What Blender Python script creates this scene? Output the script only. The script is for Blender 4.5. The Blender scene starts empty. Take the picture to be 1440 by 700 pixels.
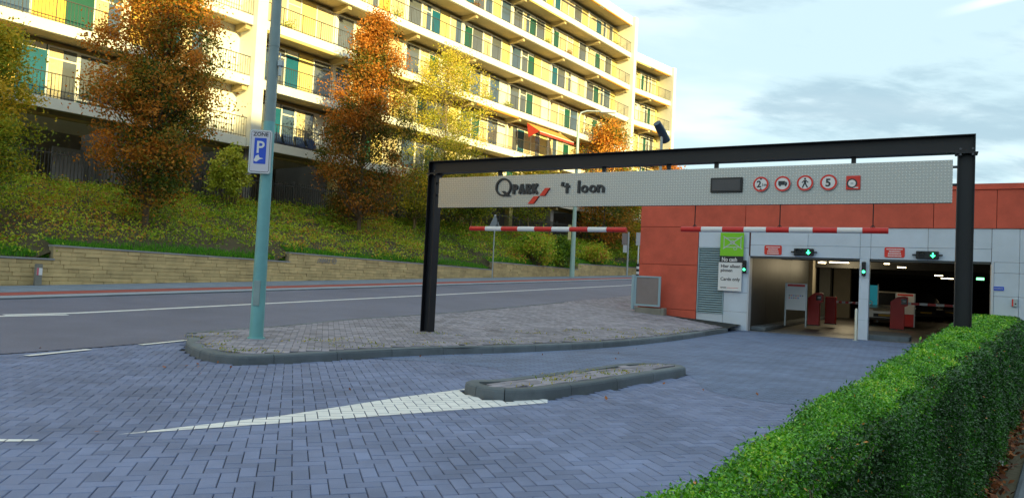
import bpy, math, random
import numpy as np
from mathutils import Matrix, Vector
from mathutils.geometry import tessellate_polygon

SC = bpy.context.scene
COL = SC.collection
R = math.radians
random.seed(7)
RNG = np.random.default_rng(11)

# ------------------------------------------------------------------ camera
FPX, PITCH, ROLL, EYE = 1000.0, R(2.236), R(2.748), 1.3
_f = np.array([0, math.cos(PITCH), math.sin(PITCH)])
_r = np.array([1.0, 0, 0]); _u = np.cross(_r, _f)
RT = math.cos(ROLL)*_r + math.sin(ROLL)*_u
UP = -math.sin(ROLL)*_r + math.cos(ROLL)*_u
FW = _f
CAM = np.array([0, 0, EYE])
cd = bpy.data.cameras.new('camera'); cam = bpy.data.objects.new('camera', cd); COL.objects.link(cam)
cam.matrix_world = Matrix(((RT[0], UP[0], -FW[0], 0), (RT[1], UP[1], -FW[1], 0), (RT[2], UP[2], -FW[2], EYE), (0, 0, 0, 1)))
cd.sensor_width = 36; cd.lens = FPX/1440*36; cd.clip_end = 3000; cd.clip_start = .05
SC.camera = cam

# ------------------------------------------------------------------ light
SUN_DIR = np.array([0.56, -0.83, 0]); SUN_DIR /= np.linalg.norm(SUN_DIR)
SUN_EL = R(13.5)
to_sun = np.array([SUN_DIR[0]*math.cos(SUN_EL), SUN_DIR[1]*math.cos(SUN_EL), math.sin(SUN_EL)])
sd = bpy.data.lights.new('sun', 'SUN'); so = bpy.data.objects.new('sun', sd); COL.objects.link(so)
sd.energy = 5.0; sd.angle = R(0.53); sd.color = (1.0, .84, .36)
so.rotation_euler = Vector(to_sun).to_track_quat('Z', 'Y').to_euler()
so.location = (30, -60, 40)

W = bpy.data.worlds.new('World'); SC.world = W; W.use_nodes = True
nt = W.node_tree; N = nt.nodes; LK = nt.links
N.clear()
out = N.new('ShaderNodeOutputWorld'); bg = N.new('ShaderNodeBackground'); bg.inputs['Strength'].default_value = .1
sky = N.new('ShaderNodeTexSky'); sky.sky_type = 'NISHITA'; sky.sun_disc = False
sky.sun_elevation = SUN_EL; sky.sun_rotation = math.atan2(SUN_DIR[0], SUN_DIR[1])
sky.dust_density = 2.0; sky.ozone_density = 1.0; sky.air_density = 1.0
tc = N.new('ShaderNodeTexCoord')
def wmath(op, a, b=None, clamp=False):
    n = N.new('ShaderNodeMath'); n.operation = op; n.use_clamp = clamp
    for i, v in enumerate((a, b)):
        if v is None: continue
        if isinstance(v, (int, float)): n.inputs[i].default_value = v
        else: LK.new(v, n.inputs[i])
    return n.outputs[0]
def wmix(fac, a, b):
    n = N.new('ShaderNodeMix'); n.data_type = 'RGBA'
    if isinstance(fac, (int, float)): n.inputs[0].default_value = fac
    else: LK.new(fac, n.inputs[0])
    for i, v in ((6, a), (7, b)):
        if isinstance(v, tuple): n.inputs[i].default_value = v
        else: LK.new(v, n.inputs[i])
    return n.outputs[2]
sep = N.new('ShaderNodeSeparateXYZ'); LK.new(tc.outputs['Generated'], sep.inputs[0])
# flat cloud layer: project the view direction on a plane overhead
zc = wmath('ADD', wmath('MAXIMUM', sep.outputs['Z'], 0.0), .22)
cmb = N.new('ShaderNodeCombineXYZ')
LK.new(wmath('DIVIDE', sep.outputs['X'], zc), cmb.inputs[0]); LK.new(wmath('DIVIDE', sep.outputs['Y'], zc), cmb.inputs[1])
def wnoise(scale, detail, rough, off):
    m = N.new('ShaderNodeMapping'); m.inputs['Location'].default_value = off; m.inputs['Scale'].default_value = (1, 1.9, 1)
    m.inputs['Rotation'].default_value = (0, 0, R(-25))
    LK.new(cmb.outputs[0], m.inputs[0])
    n = N.new('ShaderNodeTexNoise'); n.inputs['Scale'].default_value = scale; n.inputs['Detail'].default_value = detail
    n.inputs['Roughness'].default_value = rough; n.inputs['Distortion'].default_value = .25; LK.new(m.outputs[0], n.inputs['Vector']); return n.outputs[0]
def wramp(v, a, b):
    n = N.new('ShaderNodeMapRange'); n.interpolation_type = 'SMOOTHSTEP'; n.inputs[1].default_value = a; n.inputs[2].default_value = b
    LK.new(v, n.inputs[0]); return n.outputs[0]
SKY_VEIL = (4.0, 5.3, 5.7, 1)
veil = wmix(.86, sky.outputs[0], SKY_VEIL)
bright = wramp(wnoise(1.3, 5, .5, (2.2, .4, 0)), .42, .72)
c1 = wmix(wmath('MULTIPLY', bright, .75), veil, (5.7, 6.45, 6.6, 1))
def blob(px, py, rad):
    d = FW + (px-720)/FPX*RT - (py-350)/FPX*UP; d = d/np.linalg.norm(d)
    dp = N.new('ShaderNodeVectorMath'); dp.operation = 'DOT_PRODUCT'; LK.new(tc.outputs['Generated'], dp.inputs[0]); dp.inputs[1].default_value = tuple(d)
    return wramp(dp.outputs['Value'], math.cos(rad), math.cos(rad*.35))
def stretch_blob(px, py, rx, ry):
    # a cloud bank with an oval outline round one direction of the sky
    d = FW + (px-720)/FPX*RT - (py-350)/FPX*UP; d = d/np.linalg.norm(d)
    h = np.array([d[1], -d[0], 0]); h = h/np.linalg.norm(h); v = np.cross(h, d)
    vals = []
    for ax, rr in ((h, rx), (v, ry)):
        dp = N.new('ShaderNodeVectorMath'); dp.operation = 'DOT_PRODUCT'; LK.new(tc.outputs['Generated'], dp.inputs[0]); dp.inputs[1].default_value = tuple(ax/rr)
        vals.append(wmath('POWER', wmath('ABSOLUTE', dp.outputs['Value']), 2.0))
    dp = N.new('ShaderNodeVectorMath'); dp.operation = 'DOT_PRODUCT'; LK.new(tc.outputs['Generated'], dp.inputs[0]); dp.inputs[1].default_value = tuple(d)
    front = wmath('GREATER_THAN', dp.outputs['Value'], 0.0)
    return wmath('MULTIPLY', wmath('SUBTRACT', 1.0, wmath('ADD', vals[0], vals[1]), True), front)
n2 = wnoise(4.2, 7, .58, (5.1, 1.7, 0))
banks = wmath('MAXIMUM', stretch_blob(1215, 150, .19, .055), stretch_blob(1385, 172, .14, .04))
banks = wmath('MAXIMUM', banks, wmath('MULTIPLY', stretch_blob(1000, 0, .22, .03), .55))
banks = wmath('MAXIMUM', banks, wmath('MULTIPLY', stretch_blob(1405, 240, .10, .02), .8))
banks = wmath('MAXIMUM', banks, wmath('MULTIPLY', stretch_blob(1420, 75, .16, .05), .35))
gen = wmath('MULTIPLY', wramp(wnoise(1.7, 4, .5, (9.3, 4.4, 0)), .5, .8), .3)
gen = wmath('MULTIPLY', gen, wramp(sep.outputs['Z'], .3, .5))
dens = wmath('ADD', wmath('MULTIPLY', banks, 1.0), gen)
dmask = wramp(wmath('ADD', dens, wmath('MULTIPLY', wmath('SUBTRACT', n2, .5), 2.0)), .22, .95)
c2 = wmix(wmath('MULTIPLY', dmask, .66), c1, (1.95, 2.95, 3.6, 1))
# contrail
d0 = FW + (1305-720)/FPX*RT - (25-350)/FPX*UP; d1 = FW + (1420-720)/FPX*RT - (-5-350)/FPX*UP
pn = np.cross(d0, d1); pn /= np.linalg.norm(pn); ax = d1/np.linalg.norm(d1) - d0/np.linalg.norm(d0); ax0 = float(ax@(d0/np.linalg.norm(d0)))
dp = N.new('ShaderNodeVectorMath'); dp.operation = 'DOT_PRODUCT'; LK.new(tc.outputs['Generated'], dp.inputs[0]); dp.inputs[1].default_value = tuple(pn)
da = N.new('ShaderNodeVectorMath'); da.operation = 'DOT_PRODUCT'; LK.new(tc.outputs['Generated'], da.inputs[0]); da.inputs[1].default_value = tuple(ax)
trail = wmath('MULTIPLY', wramp(wmath('ABSOLUTE', dp.outputs['Value']), .008, .0015), wramp(da.outputs['Value'], ax0, ax0+.006))
c3 = wmix(wmath('MULTIPLY', trail, .55), c2, (7.2, 7.5, 7.5, 1))
LK.new(c3, bg.inputs['Color']); LK.new(bg.outputs[0], out.inputs['Surface'])

SC.view_settings.view_transform = 'Standard'; SC.view_settings.look = 'None'
SC.view_settings.exposure = 0.95; SC.view_settings.gamma = 1.0; SC.view_settings.use_curve_mapping = False
SC.render.engine = 'CYCLES'
SC.cycles.max_bounces = 6; SC.cycles.diffuse_bounces = 3; SC.cycles.glossy_bounces = 3; SC.cycles.transmission_bounces = 3; SC.cycles.transparent_max_bounces = 4
SC.cycles.use_denoising = True

# ------------------------------------------------------------------ survey helpers (photo pixel -> place in the world)
def ray(x, y): return FW + (x-720)/FPX*RT - (y-350)/FPX*UP
def G(x, y, z=0.0):
    d = ray(x, y); return CAM + d*((z-EYE)/d[2])
def pr(p):
    d = np.asarray(p) - CAM; z = d@FW; return 720 + FPX*(d@RT)/z, 350 - FPX*(d@UP)/z
class Frame:
    """a thing's own axes: x along it, y away from the street, z up"""
    def __init__(s, o, ang): s.o = np.array(o, float); s.a = R(ang); s.ang = s.a; s.x = np.array([math.cos(s.a), math.sin(s.a), 0]); s.y = np.array([-math.sin(s.a), math.cos(s.a), 0])
    def w(s, a, b, z=0): return s.o + a*s.x + b*s.y + np.array([0, 0, z])
    def at(s, px, py, b=0.0):
        d = ray(px, py); t = ((s.o - CAM)@s.y + b)/(d@s.y); p = CAM + t*d - s.o
        return float(p@s.x), float(p[2])
    def l(s, p): q = np.asarray(p) - s.o; return float(q@s.x), float(q@s.y)
# road frame: s along it, l across it (positive = away from the car park)
_d = ray(1305, 380); _dh = math.hypot(_d[0], _d[1]); RU = np.array([_d[0]/_dh, _d[1]/_dh, 0]); GR = _d[2]/_dh; RL = np.array([-RU[1], RU[0], 0])
P0 = np.array([-5.27, 11.82, 0]); CS = .04
def road_z(s, l):
    k = s if s > .6 else (.6*math.exp((s-.6)/.6) if s > -6 else 0)
    return GR*k + CS*min(max(l, 0), 8.0)
def RP(s, l, dz=0.0): 
    p = P0 + s*RU + l*RL; return np.array([p[0], p[1], road_z(s, l)+dz])
def sl(p): q = np.asarray(p) - P0; return float(q@RU), float(q@RL)
_n = np.cross(np.array([RU[0], RU[1], GR]), RL + np.array([0, 0, CS]))
def RD(px, py):
    d = ray(px, py); p = CAM + d*(((P0-CAM)@_n)/(d@_n)); return sl(p)

# ------------------------------------------------------------------ mesh helpers
def hexc(h):
    h = h.lstrip('#'); v = [int(h[i:i+2], 16)/255 for i in (0, 2, 4)]
    return tuple((c/12.92 if c <= .04045 else ((c+.055)/1.055)**2.4) for c in v)
class MB:
    def __init__(s): s.v = []; s.f = []; s.mi = []; s.m = 0; s.sm = []
    def add(s, vs, fs, smooth=False):
        b = len(s.v); s.v.extend([tuple(map(float, p)) for p in vs]); s.f.extend([tuple(b+i for i in f) for f in fs]); s.mi.extend([s.m]*len(fs)); s.sm.extend([smooth]*len(fs)); return s
    def box(s, x0, x1, y0, y1, z0, z1, bev=0.0):
        if bev <= 0:
            return s.add([(x0,y0,z0),(x1,y0,z0),(x1,y1,z0),(x0,y1,z0),(x0,y0,z1),(x1,y0,z1),(x1,y1,z1),(x0,y1,z1)],
                  [(0,3,2,1),(4,5,6,7),(0,1,5,4),(1,2,6,5),(2,3,7,6),(3,0,4,7)])
        b = bev; vs = []
        xs, ys, zs = (x0, x1), (y0, y1), (z0, z1); idx = {}
        for i in (0, 1):
            for j in (0, 1):
                for k in (0, 1):
                    sx, sy, sz = (1, -1)[i], (1, -1)[j], (1, -1)[k]
                    idx[i,j,k,'x'] = len(vs); vs.append((xs[i], ys[j]+sy*b, zs[k]+sz*b))
                    idx[i,j,k,'y'] = len(vs); vs.append((xs[i]+sx*b, ys[j], zs[k]+sz*b))
                    idx[i,j,k,'z'] = len(vs); vs.append((xs[i]+sx*b, ys[j]+sy*b, zs[k]))
        fs = []
        I = lambda i, j, k, a: idx[i, j, k, a]
        fs += [(I(0,0,0,'x'),I(0,0,1,'x'),I(0,1,1,'x'),I(0,1,0,'x')),(I(1,0,0,'x'),I(1,1,0,'x'),I(1,1,1,'x'),I(1,0,1,'x'))]
        fs += [(I(0,0,0,'y'),I(1,0,0,'y'),I(1,0,1,'y'),I(0,0,1,'y')),(I(0,1,0,'y'),I(0,1,1,'y'),I(1,1,1,'y'),I(1,1,0,'y'))]
        fs += [(I(0,0,0,'z'),I(0,1,0,'z'),I(1,1,0,'z'),I(1,0,0,'z')),(I(0,0,1,'z'),I(1,0,1,'z'),I(1,1,1,'z'),I(0,1,1,'z'))]
        for i in (0, 1):
            for j in (0, 1): fs.append((I(i,j,0,'x'),I(i,j,0,'y'),I(i,j,1,'y'),I(i,j,1,'x')))
        for i in (0, 1):
            for k in (0, 1): fs.append((I(i,0,k,'x'),I(i,0,k,'z'),I(i,1,k,'z'),I(i,1,k,'x')))
        for j in (0, 1):
            for k in (0, 1): fs.append((I(0,j,k,'y'),I(0,j,k,'z'),I(1,j,k,'z'),I(1,j,k,'y')))
        for i in (0, 1):
            for j in (0, 1):
                for k in (0, 1): fs.append((I(i,j,k,'x'),I(i,j,k,'y'),I(i,j,k,'z')))
        return s.add(vs, fs)
    def tube(s, pts, rads, n=10, cap=True, smooth=True):
        pts = [np.asarray(p, float) for p in pts]
        if isinstance(rads, (int, float)): rads = [rads]*len(pts)
        vs = []; ref = None
        for i, p in enumerate(pts):
            t = pts[min(i+1, len(pts)-1)] - pts[max(i-1, 0)]; t = t/(np.linalg.norm(t)+1e-9)
            if ref is None: ref = np.array([1.0, 0, 0]) if abs(t[0]) < .8 else np.array([0, 1.0, 0])
            a = ref - t*(ref@t); a /= np.linalg.norm(a); b = np.cross(t, a); ref = a
            for k in range(n):
                th = 2*math.pi*k/n; vs.append(p + rads[i]*(math.cos(th)*a + math.sin(th)*b))
        fs = [(i*n+k, i*n+(k+1) % n, (i+1)*n+(k+1) % n, (i+1)*n+k) for i in range(len(pts)-1) for k in range(n)]
        s.add(vs, fs, smooth)
        if cap:
            m = len(pts)-1
            s.add(vs[:n], [tuple(range(n-1, -1, -1))]); s.add(vs[m*n:], [tuple(range(n))])
        return s
    def prism(s, poly, y0, y1, axes='xz'):
        """poly in the x-z plane pushed from y0 to y1 (or in x-y pushed along z with axes='xy')"""
        a = sum(poly[i][0]*poly[(i+1) % len(poly)][1] - poly[(i+1) % len(poly)][0]*poly[i][1] for i in range(len(poly)))
        if a < 0: poly = poly[::-1]
        n = len(poly)
        mk = (lambda p, d: (p[0], d, p[1])) if axes == 'xz' else (lambda p, d: (p[0], p[1], d))
        vs = [mk(p, y0) for p in poly] + [mk(p, y1) for p in poly]
        tri = tessellate_polygon([[Vector((p[0], p[1], 0)) for p in poly]])
        fs = []
        for t in tri:
            q = [poly[i] for i in t]; ar = (q[1][0]-q[0][0])*(q[2][1]-q[0][1]) - (q[2][0]-q[0][0])*(q[1][1]-q[0][1])
            t = tuple(t) if ar > 0 else tuple(t)[::-1]
            fs.append(t); fs.append(tuple(i+n for i in t[::-1]))
        fs += [(i, i+n, (i+1) % n + n, (i+1) % n) for i in range(n)]
        if axes == 'xy': fs = [f[::-1] for f in fs]
        return s.add(vs, fs)
    def ring(s, cx, cz, ro, ri, y0, y1, n=28, a0=0, a1=360):
        full = a1-a0 >= 360; m = n if full else n+1; vs = []
        for k in range(m):
            a = R(a0 + (a1-a0)*k/n); c, q = math.cos(a), math.sin(a)
            vs += [(cx+ro*c, y0, cz+ro*q), (cx+ri*c, y0, cz+ri*q), (cx+ro*c, y1, cz+ro*q), (cx+ri*c, y1, cz+ri*q)]
        fs = []
        for k in range(n):
            a, b = k*4, ((k+1) % m)*4
            fs += [(a, a+1, b+1, b), (a+2, b+2, b+3, a+3), (a, b, b+2, a+2), (a+1, a+3, b+3, b+1)]
        if not full: fs += [(0, 2, 3, 1), (n*4, n*4+1, n*4+3, n*4+2)]
        return s.add(vs, fs)
    def disc(s, cx, cz, r, y0, y1, n=28): return s.prism([(cx+r*math.cos(2*math.pi*k/n), cz+r*math.sin(2*math.pi*k/n)) for k in range(n)], y0, y1)
    def bar(s, p, q, w, y0, y1):
        p = np.array(p, float); q = np.array(q, float); d = q-p; d /= np.linalg.norm(d); n = np.array([-d[1], d[0]])*w/2
        return s.prism([tuple(p-n), tuple(q-n), tuple(q+n), tuple(p+n)], y0, y1)
    def mesh(s, name, mats):
        me = bpy.data.meshes.new(name); me.from_pydata(s.v, [], s.f); me.update()
        for m in (mats if isinstance(mats, (list, tuple)) else [mats]): me.materials.append(m)
        if any(s.mi): me.polygons.foreach_set('material_index', s.mi)
        if any(s.sm): me.polygons.foreach_set('use_smooth', s.sm)
        return me
    def build(s, name, mats, parent=None, **kw): return link(name, s.mesh(name, mats), parent, **kw)
def link(name, me, parent=None, loc=(0, 0, 0), rot=(0, 0, 0), **kw):
    o = bpy.data.objects.new(name, me); COL.objects.link(o); o.parent = parent; o.location = loc; o.rotation_euler = rot
    for k, v in kw.items(): o[k] = v
    return o
def thing(name, label, cat, loc=(0, 0, 0), rotz=0, group=None):
    o = bpy.data.objects.new(name, None); COL.objects.link(o); o.location = tuple(map(float, loc)); o.rotation_euler = (0, 0, rotz); o.empty_display_size = .2
    o['label'] = label; o['category'] = cat
    if group: o['group'] = group
    return o
def copy_tree(o, parent=None):
    c = o.copy(); COL.objects.link(c); c.parent = parent
    for ch in list(o.children): copy_tree(ch, c)
    return c
def np_mesh(name, verts, quads, mat, tint=None, smooth=False):
    me = bpy.data.meshes.new(name); nv, nf = len(verts), len(quads); k = quads.shape[1]
    me.vertices.add(nv); me.vertices.foreach_set('co', np.ascontiguousarray(verts, np.float32).ravel())
    me.loops.add(nf*k); me.loops.foreach_set('vertex_index', np.ascontiguousarray(quads, np.int32).ravel())
    me.polygons.add(nf); me.polygons.foreach_set('loop_start', np.arange(0, nf*k, k, dtype=np.int32))
    if tint is not None:
        at = me.attributes.new('tint', 'FLOAT', 'FACE'); at.data.foreach_set('value', np.ascontiguousarray(tint, np.float32))
    me.polygons.foreach_set('use_smooth', np.full(nf, bool(smooth)))
    me.update(calc_edges=True); me.validate()
    me.materials.append(mat); return me
_txt = {}
def text_mb(mb, s, x, z, size, y0, depth=.003, bold=0.0, align='LEFT', sx=1.0):
    """flat lettering facing -y, baseline at (x, z)"""
    cu = bpy.data.curves.new('lettering', 'FONT'); cu.body = s; cu.size = size; cu.extrude = depth/2; cu.offset = bold; cu.align_x = align; cu.resolution_u = 3
    ob = bpy.data.objects.new('lettering', cu); COL.objects.link(ob)
    dg = bpy.context.evaluated_depsgraph_get(); me = bpy.data.meshes.new_from_object(ob.evaluated_get(dg))
    vs = [(x + v.co.x*sx, y0 - depth/2 - v.co.z, z + v.co.y) for v in me.vertices]; fs = [tuple(p.vertices) for p in me.polygons]
    mb.add(vs, fs)
    bpy.data.objects.remove(ob); bpy.data.curves.remove(cu); bpy.data.meshes.remove(me)
    return mb

# ------------------------------------------------------------------ materials
_M = {}
def mat(name, color, rough=.6, metal=0.0, var=.12, vscale=3.0, bump=0.0, bscale=40.0, spec=.5, stain=0.0, rand=0.0, emit=None, estr=0.0, tint=0.0, detail=5, speck=0.0, sscale=180.0):
    if name in _M: return _M[name]
    m = bpy.data.materials.new(name); m.use_nodes = True; t = m.node_tree; n = t.nodes; b = n['Principled BSDF']
    if isinstance(color, str): color = hexc(color)
    b.inputs['Roughness'].default_value = rough; b.inputs['Metallic'].default_value = metal; b.inputs['Specular IOR Level'].default_value = spec
    if emit:
        b.inputs['Emission Color'].default_value = (*emit, 1); b.inputs['Emission Strength'].default_value = estr
    geo = n.new('ShaderNodeNewGeometry')
    def mk(op, a, c):
        q = n.new('ShaderNodeMath'); q.operation = op
        for i, v in enumerate((a, c)):
            if isinstance(v, (int, float)): q.inputs[i].default_value = v
            else: t.links.new(v, q.inputs[i])
        return q.outputs[0]
    def noise(sc, de=detail, ro=.6):
        q = n.new('ShaderNodeTexNoise'); q.inputs['Scale'].default_value = sc; q.inputs['Detail'].default_value = de; q.inputs['Roughness'].default_value = ro
        t.links.new(geo.outputs['Position'], q.inputs['Vector']); return q.outputs[0]
    fac = mk('ADD', 1.0, mk('MULTIPLY', mk('SUBTRACT', noise(vscale), .5), 2.4*var))
    if speck: fac = mk('MULTIPLY', fac, mk('ADD', 1.0, mk('MULTIPLY', mk('SUBTRACT', noise(sscale, 2, .7), .5), 2.4*speck)))
    if stain:
        q = n.new('ShaderNodeMapRange'); q.inputs[1].default_value = .45; q.inputs[2].default_value = .75; q.inputs[3].default_value = 1.0; q.inputs[4].default_value = 1-stain
        t.links.new(noise(vscale*.33, 6, .7), q.inputs[0]); fac = mk('MULTIPLY', fac, q.outputs[0])
    if rand:
        oi = n.new('ShaderNodeObjectInfo'); fac = mk('MULTIPLY', fac, mk('ADD', 1-rand/2, mk('MULTIPLY', oi.outputs['Random'], rand)))
    if tint:
        at = n.new('ShaderNodeAttribute'); at.attribute_name = 'tint'; fac = mk('MULTIPLY', fac, mk('ADD', 1.0, mk('MULTIPLY', at.outputs['Fac'], tint)))
    vm = n.new('ShaderNodeVectorMath'); vm.operation = 'SCALE'; vm.inputs[0].default_value = color; t.links.new(fac, vm.inputs['Scale'])
    t.links.new(vm.outputs[0], b.inputs['Base Color'])
    if bump:
        bp = n.new('ShaderNodeBump'); bp.inputs['Strength'].default_value = min(1, bump); bp.inputs['Distance'].default_value = .01
        t.links.new(noise(bscale, 4, .6), bp.inputs['Height']); t.links.new(bp.outputs[0], b.inputs['Normal'])
    _M[name] = m; return m
def leaf_mat(name, stops, rough=.5, trans=.35, spec=.4):
    m = bpy.data.materials.new(name); m.use_nodes = True; t = m.node_tree; n = t.nodes; b = n['Principled BSDF']; o = n['Material Output']
    at = n.new('ShaderNodeAttribute'); at.attribute_name = 'tint'
    rp = n.new('ShaderNodeValToRGB'); e = rp.color_ramp.elements
    while len(e) < len(stops): e.new(.5)
    for i, (p, c) in enumerate(stops): e[i].position = p; e[i].color = (*hexc(c), 1)
    t.links.new(at.outputs['Fac'], rp.inputs[0]); t.links.new(rp.outputs[0], b.inputs['Base Color'])
    b.inputs['Roughness'].default_value = rough; b.inputs['Specular IOR Level'].default_value = spec
    tr = n.new('ShaderNodeBsdfTranslucent'); t.links.new(rp.outputs[0], tr.inputs['Color'])
    mx = n.new('ShaderNodeMixShader'); mx.inputs[0].default_value = trans
    t.links.new(b.outputs[0], mx.inputs[1]); t.links.new(tr.outputs[0], mx.inputs[2]); t.links.new(mx.outputs[0], o.inputs['Surface'])
    return m
def glass_mat(name, color, rough=.06, var=.3):
    m = mat(name, color, rough=rough, var=var, vscale=.8, spec=.9); return m

M_PAVER = mat('grey_blue_concrete_paver', (.178, .215, .36), .8, var=.34, vscale=1.1, bump=.35, bscale=220, stain=.36, speck=.25, rand=.28, tint=.28)
M_JOINT = mat('dark_joint_sand', (.014, .018, .02), .95, var=.3, vscale=6)
M_PAVE2 = mat('worn_brown_paver', (.275, .26, .315), .85, var=.3, vscale=1.6, bump=.35, bscale=160, stain=.3, rand=.2, tint=.5)
M_ASPH = mat('road_asphalt', (.15, .155, .225), .75, var=.18, vscale=.7, bump=.5, bscale=260, stain=.22, speck=.35, sscale=60)
M_RAMP = mat('blue_grey_asphalt', (.14, .19, .325), .75, var=.34, vscale=1.3, bump=.5, bscale=120, stain=.3, speck=.5, sscale=70)
M_GFLOOR = mat('garage_floor', (.15, .14, .135), .45, var=.2, vscale=1.5, bump=.1)
M_RED_LANE = mat('red_asphalt', (.33, .075, .065), .85, var=.15, vscale=1.0, bump=.3, bscale=120)
M_PATH = mat('footpath_slabs', (.19, .235, .31), .85, var=.2, vscale=1.4, stain=.25, bump=.2)
M_KERB = mat('concrete_kerb', (.135, .16, .185), .85, var=.3, vscale=2.5, bump=.5, bscale=90, stain=.35, rand=.25)
M_GUTTER = mat('pale_concrete_gutter', (.30, .33, .40), .85, var=.15, vscale=2)
M_PAINT = mat('white_road_paint', (.78, .78, .80), .6, var=.08, vscale=5, stain=.15)
M_SOIL = mat('soil', (.085, .068, .036), .95, var=.4, vscale=2, bump=.8, bscale=20)
M_GROUND = mat('far_ground', (.08, .09, .06), .95, var=.3, vscale=.4)
M_STONE = mat('tan_split_stone', (.58, .43, .21), .9, var=.3, vscale=2.4, bump=.6, bscale=18, rand=.26, stain=.2, tint=.25)
M_COPE = mat('grey_coping', (.30, .30, .31), .8, var=.2, vscale=3)
M_STEEL = mat('black_painted_steel', (.007, .0075, .012), .5, var=.3, vscale=4, bump=.06, bscale=30)
M_BOLT = mat('bolt_steel', (.08, .08, .09), .4, metal=.7)
M_ALU = mat('grey_aluminium', (.42, .45, .47), .4, metal=.6, var=.1)
M_WHITE = mat('white_plate', (.78, .78, .8), .45, var=.05)
M_BLACK = mat('black_plastic', (.012, .012, .014), .45, var=.2)
M_LETTER = mat('dark_letter', (.018, .02, .026), .4, var=.1)
M_REDLOGO = mat('red_logo', (.70, .035, .01), .4, var=.05)
M_REDPAINT = mat('red_paint', (.62, .02, .012), .4, var=.08)
M_REDPLATE = mat('red_plate', (.70, .03, .015), .4, var=.05)
M_REDBOX = mat('red_terminal', (.66, .022, .014), .4, var=.1)
M_REDSTONE = mat('red_rendered_panel', (.64, .115, .07), .85, var=.24, vscale=2.2, bump=.4, bscale=160, stain=.16, speck=.2, sscale=90, rand=.08)
M_REDJOINT = mat('panel_joint', (.14, .03, .02), .9, var=.1)
M_WPANEL = mat('pale_metal_panel', (.60, .68, .80), .45, var=.12, vscale=1.2, stain=.14, rand=.05)
M_WTRIM = mat('pale_trim', (.58, .60, .66), .45, var=.05)
M_LOUVRE = mat('louvre_blue_grey', (.30, .42, .48), .5, var=.1)
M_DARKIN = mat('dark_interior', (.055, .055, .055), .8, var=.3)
M_GREYIN = mat('grey_panel_inside', (.13, .135, .13), .55, var=.3, vscale=2)
M_CREAMIN = mat('cream_column', (.42, .38, .30), .7, var=.15)
M_TEALPOLE = mat('teal_pole', (.17, .42, .44), .5, var=.18, vscale=2.5, stain=.15)
M_POLEGREY = mat('grey_teal_pole', (.24, .33, .34), .5, var=.2, vscale=3)  # greyer tone than the teal pole: upper pole, band and hatch
M_GALV = mat('galvanised', (.42, .47, .49), .45, metal=.5, var=.15)
M_BLUEFRAME = mat('blue_grey_frame', (.28, .40, .47), .45, var=.1)
M_MESHGREY = mat('perforated_sheet', (.24, .20, .20), .6, var=.15, bump=.5, bscale=300)
M_CONC = mat('raw_concrete', (.26, .25, .22), .9, var=.25, vscale=2.5, stain=.3, bump=.4, bscale=60)
M_GREEN = mat('lime_green_print', (.22, .62, .01), .45, var=.04)
M_BLUE = mat('blue_sign_print', (.015, .08, .62), .4, var=.05)
M_TAPE = mat('pale_print', (.50, .52, .56), .5, var=.05)
M_GREENLED = mat('green_led', (.02, .6, .25), .4, emit=(.05, 1, .35), estr=2.6)
M_GREENDIM = mat('green_exit', (.02, .6, .25), .4, emit=(.2, 1, .35), estr=2)
M_TUBE = mat('lit_tube', (1, .9, .7), .4, emit=(1, .8, .45), estr=5)
M_LENS = mat('dark_lens', (.012, .014, .018), .15, var=.1)
# apartment block
M_BWHITE = mat('white_painted_concrete', (.80, .77, .66), .7, var=.10, vscale=1.0, stain=.12)
M_BWALL = mat('cream_wall', (.70, .56, .20), .8, var=.12, vscale=1.2)
M_OCHRE = mat('ochre_panel', (.70, .44, .07), .7, var=.15, vscale=1.2)
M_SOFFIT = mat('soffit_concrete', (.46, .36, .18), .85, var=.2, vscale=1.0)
M_DOORG = mat('dark_green_door', (.008, .085, .055), .4, var=.15)
M_DOORT = mat('teal_door', (.006, .10, .16), .4, var=.15)
M_PANEW = glass_mat('window_glass', (.10, .11, .12), .05)
M_PANEB = glass_mat('window_glass_blue', (.06, .10, .16), .05)
M_CURT = mat('curtain', (.58, .48, .28), .8, var=.25, vscale=8)
M_RAIL = mat('dark_railing', (.05, .045, .04), .5, var=.1)
M_CARC = mat('ground_floor_concrete', (.32, .29, .27), .9, var=.2, vscale=.8, stain=.3)
M_BARK = mat('bark', (.13, .095, .06), .9, var=.35, vscale=6, bump=.8, bscale=25)
M_BARKP = mat('pale_bark', (.24, .17, .09), .9, var=.35, vscale=6, bump=.8, bscale=25)
M_AWNO = mat('orange_awning', (.62, .26, .04), .8, var=.15)
M_AWNR = mat('red_awning', (.50, .04, .02), .8, var=.1)
M_TERRA = mat('terracotta', (.35, .13, .06), .8)
M_LOUNGE = mat('navy_fabric', (.02, .045, .12), .8)

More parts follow.
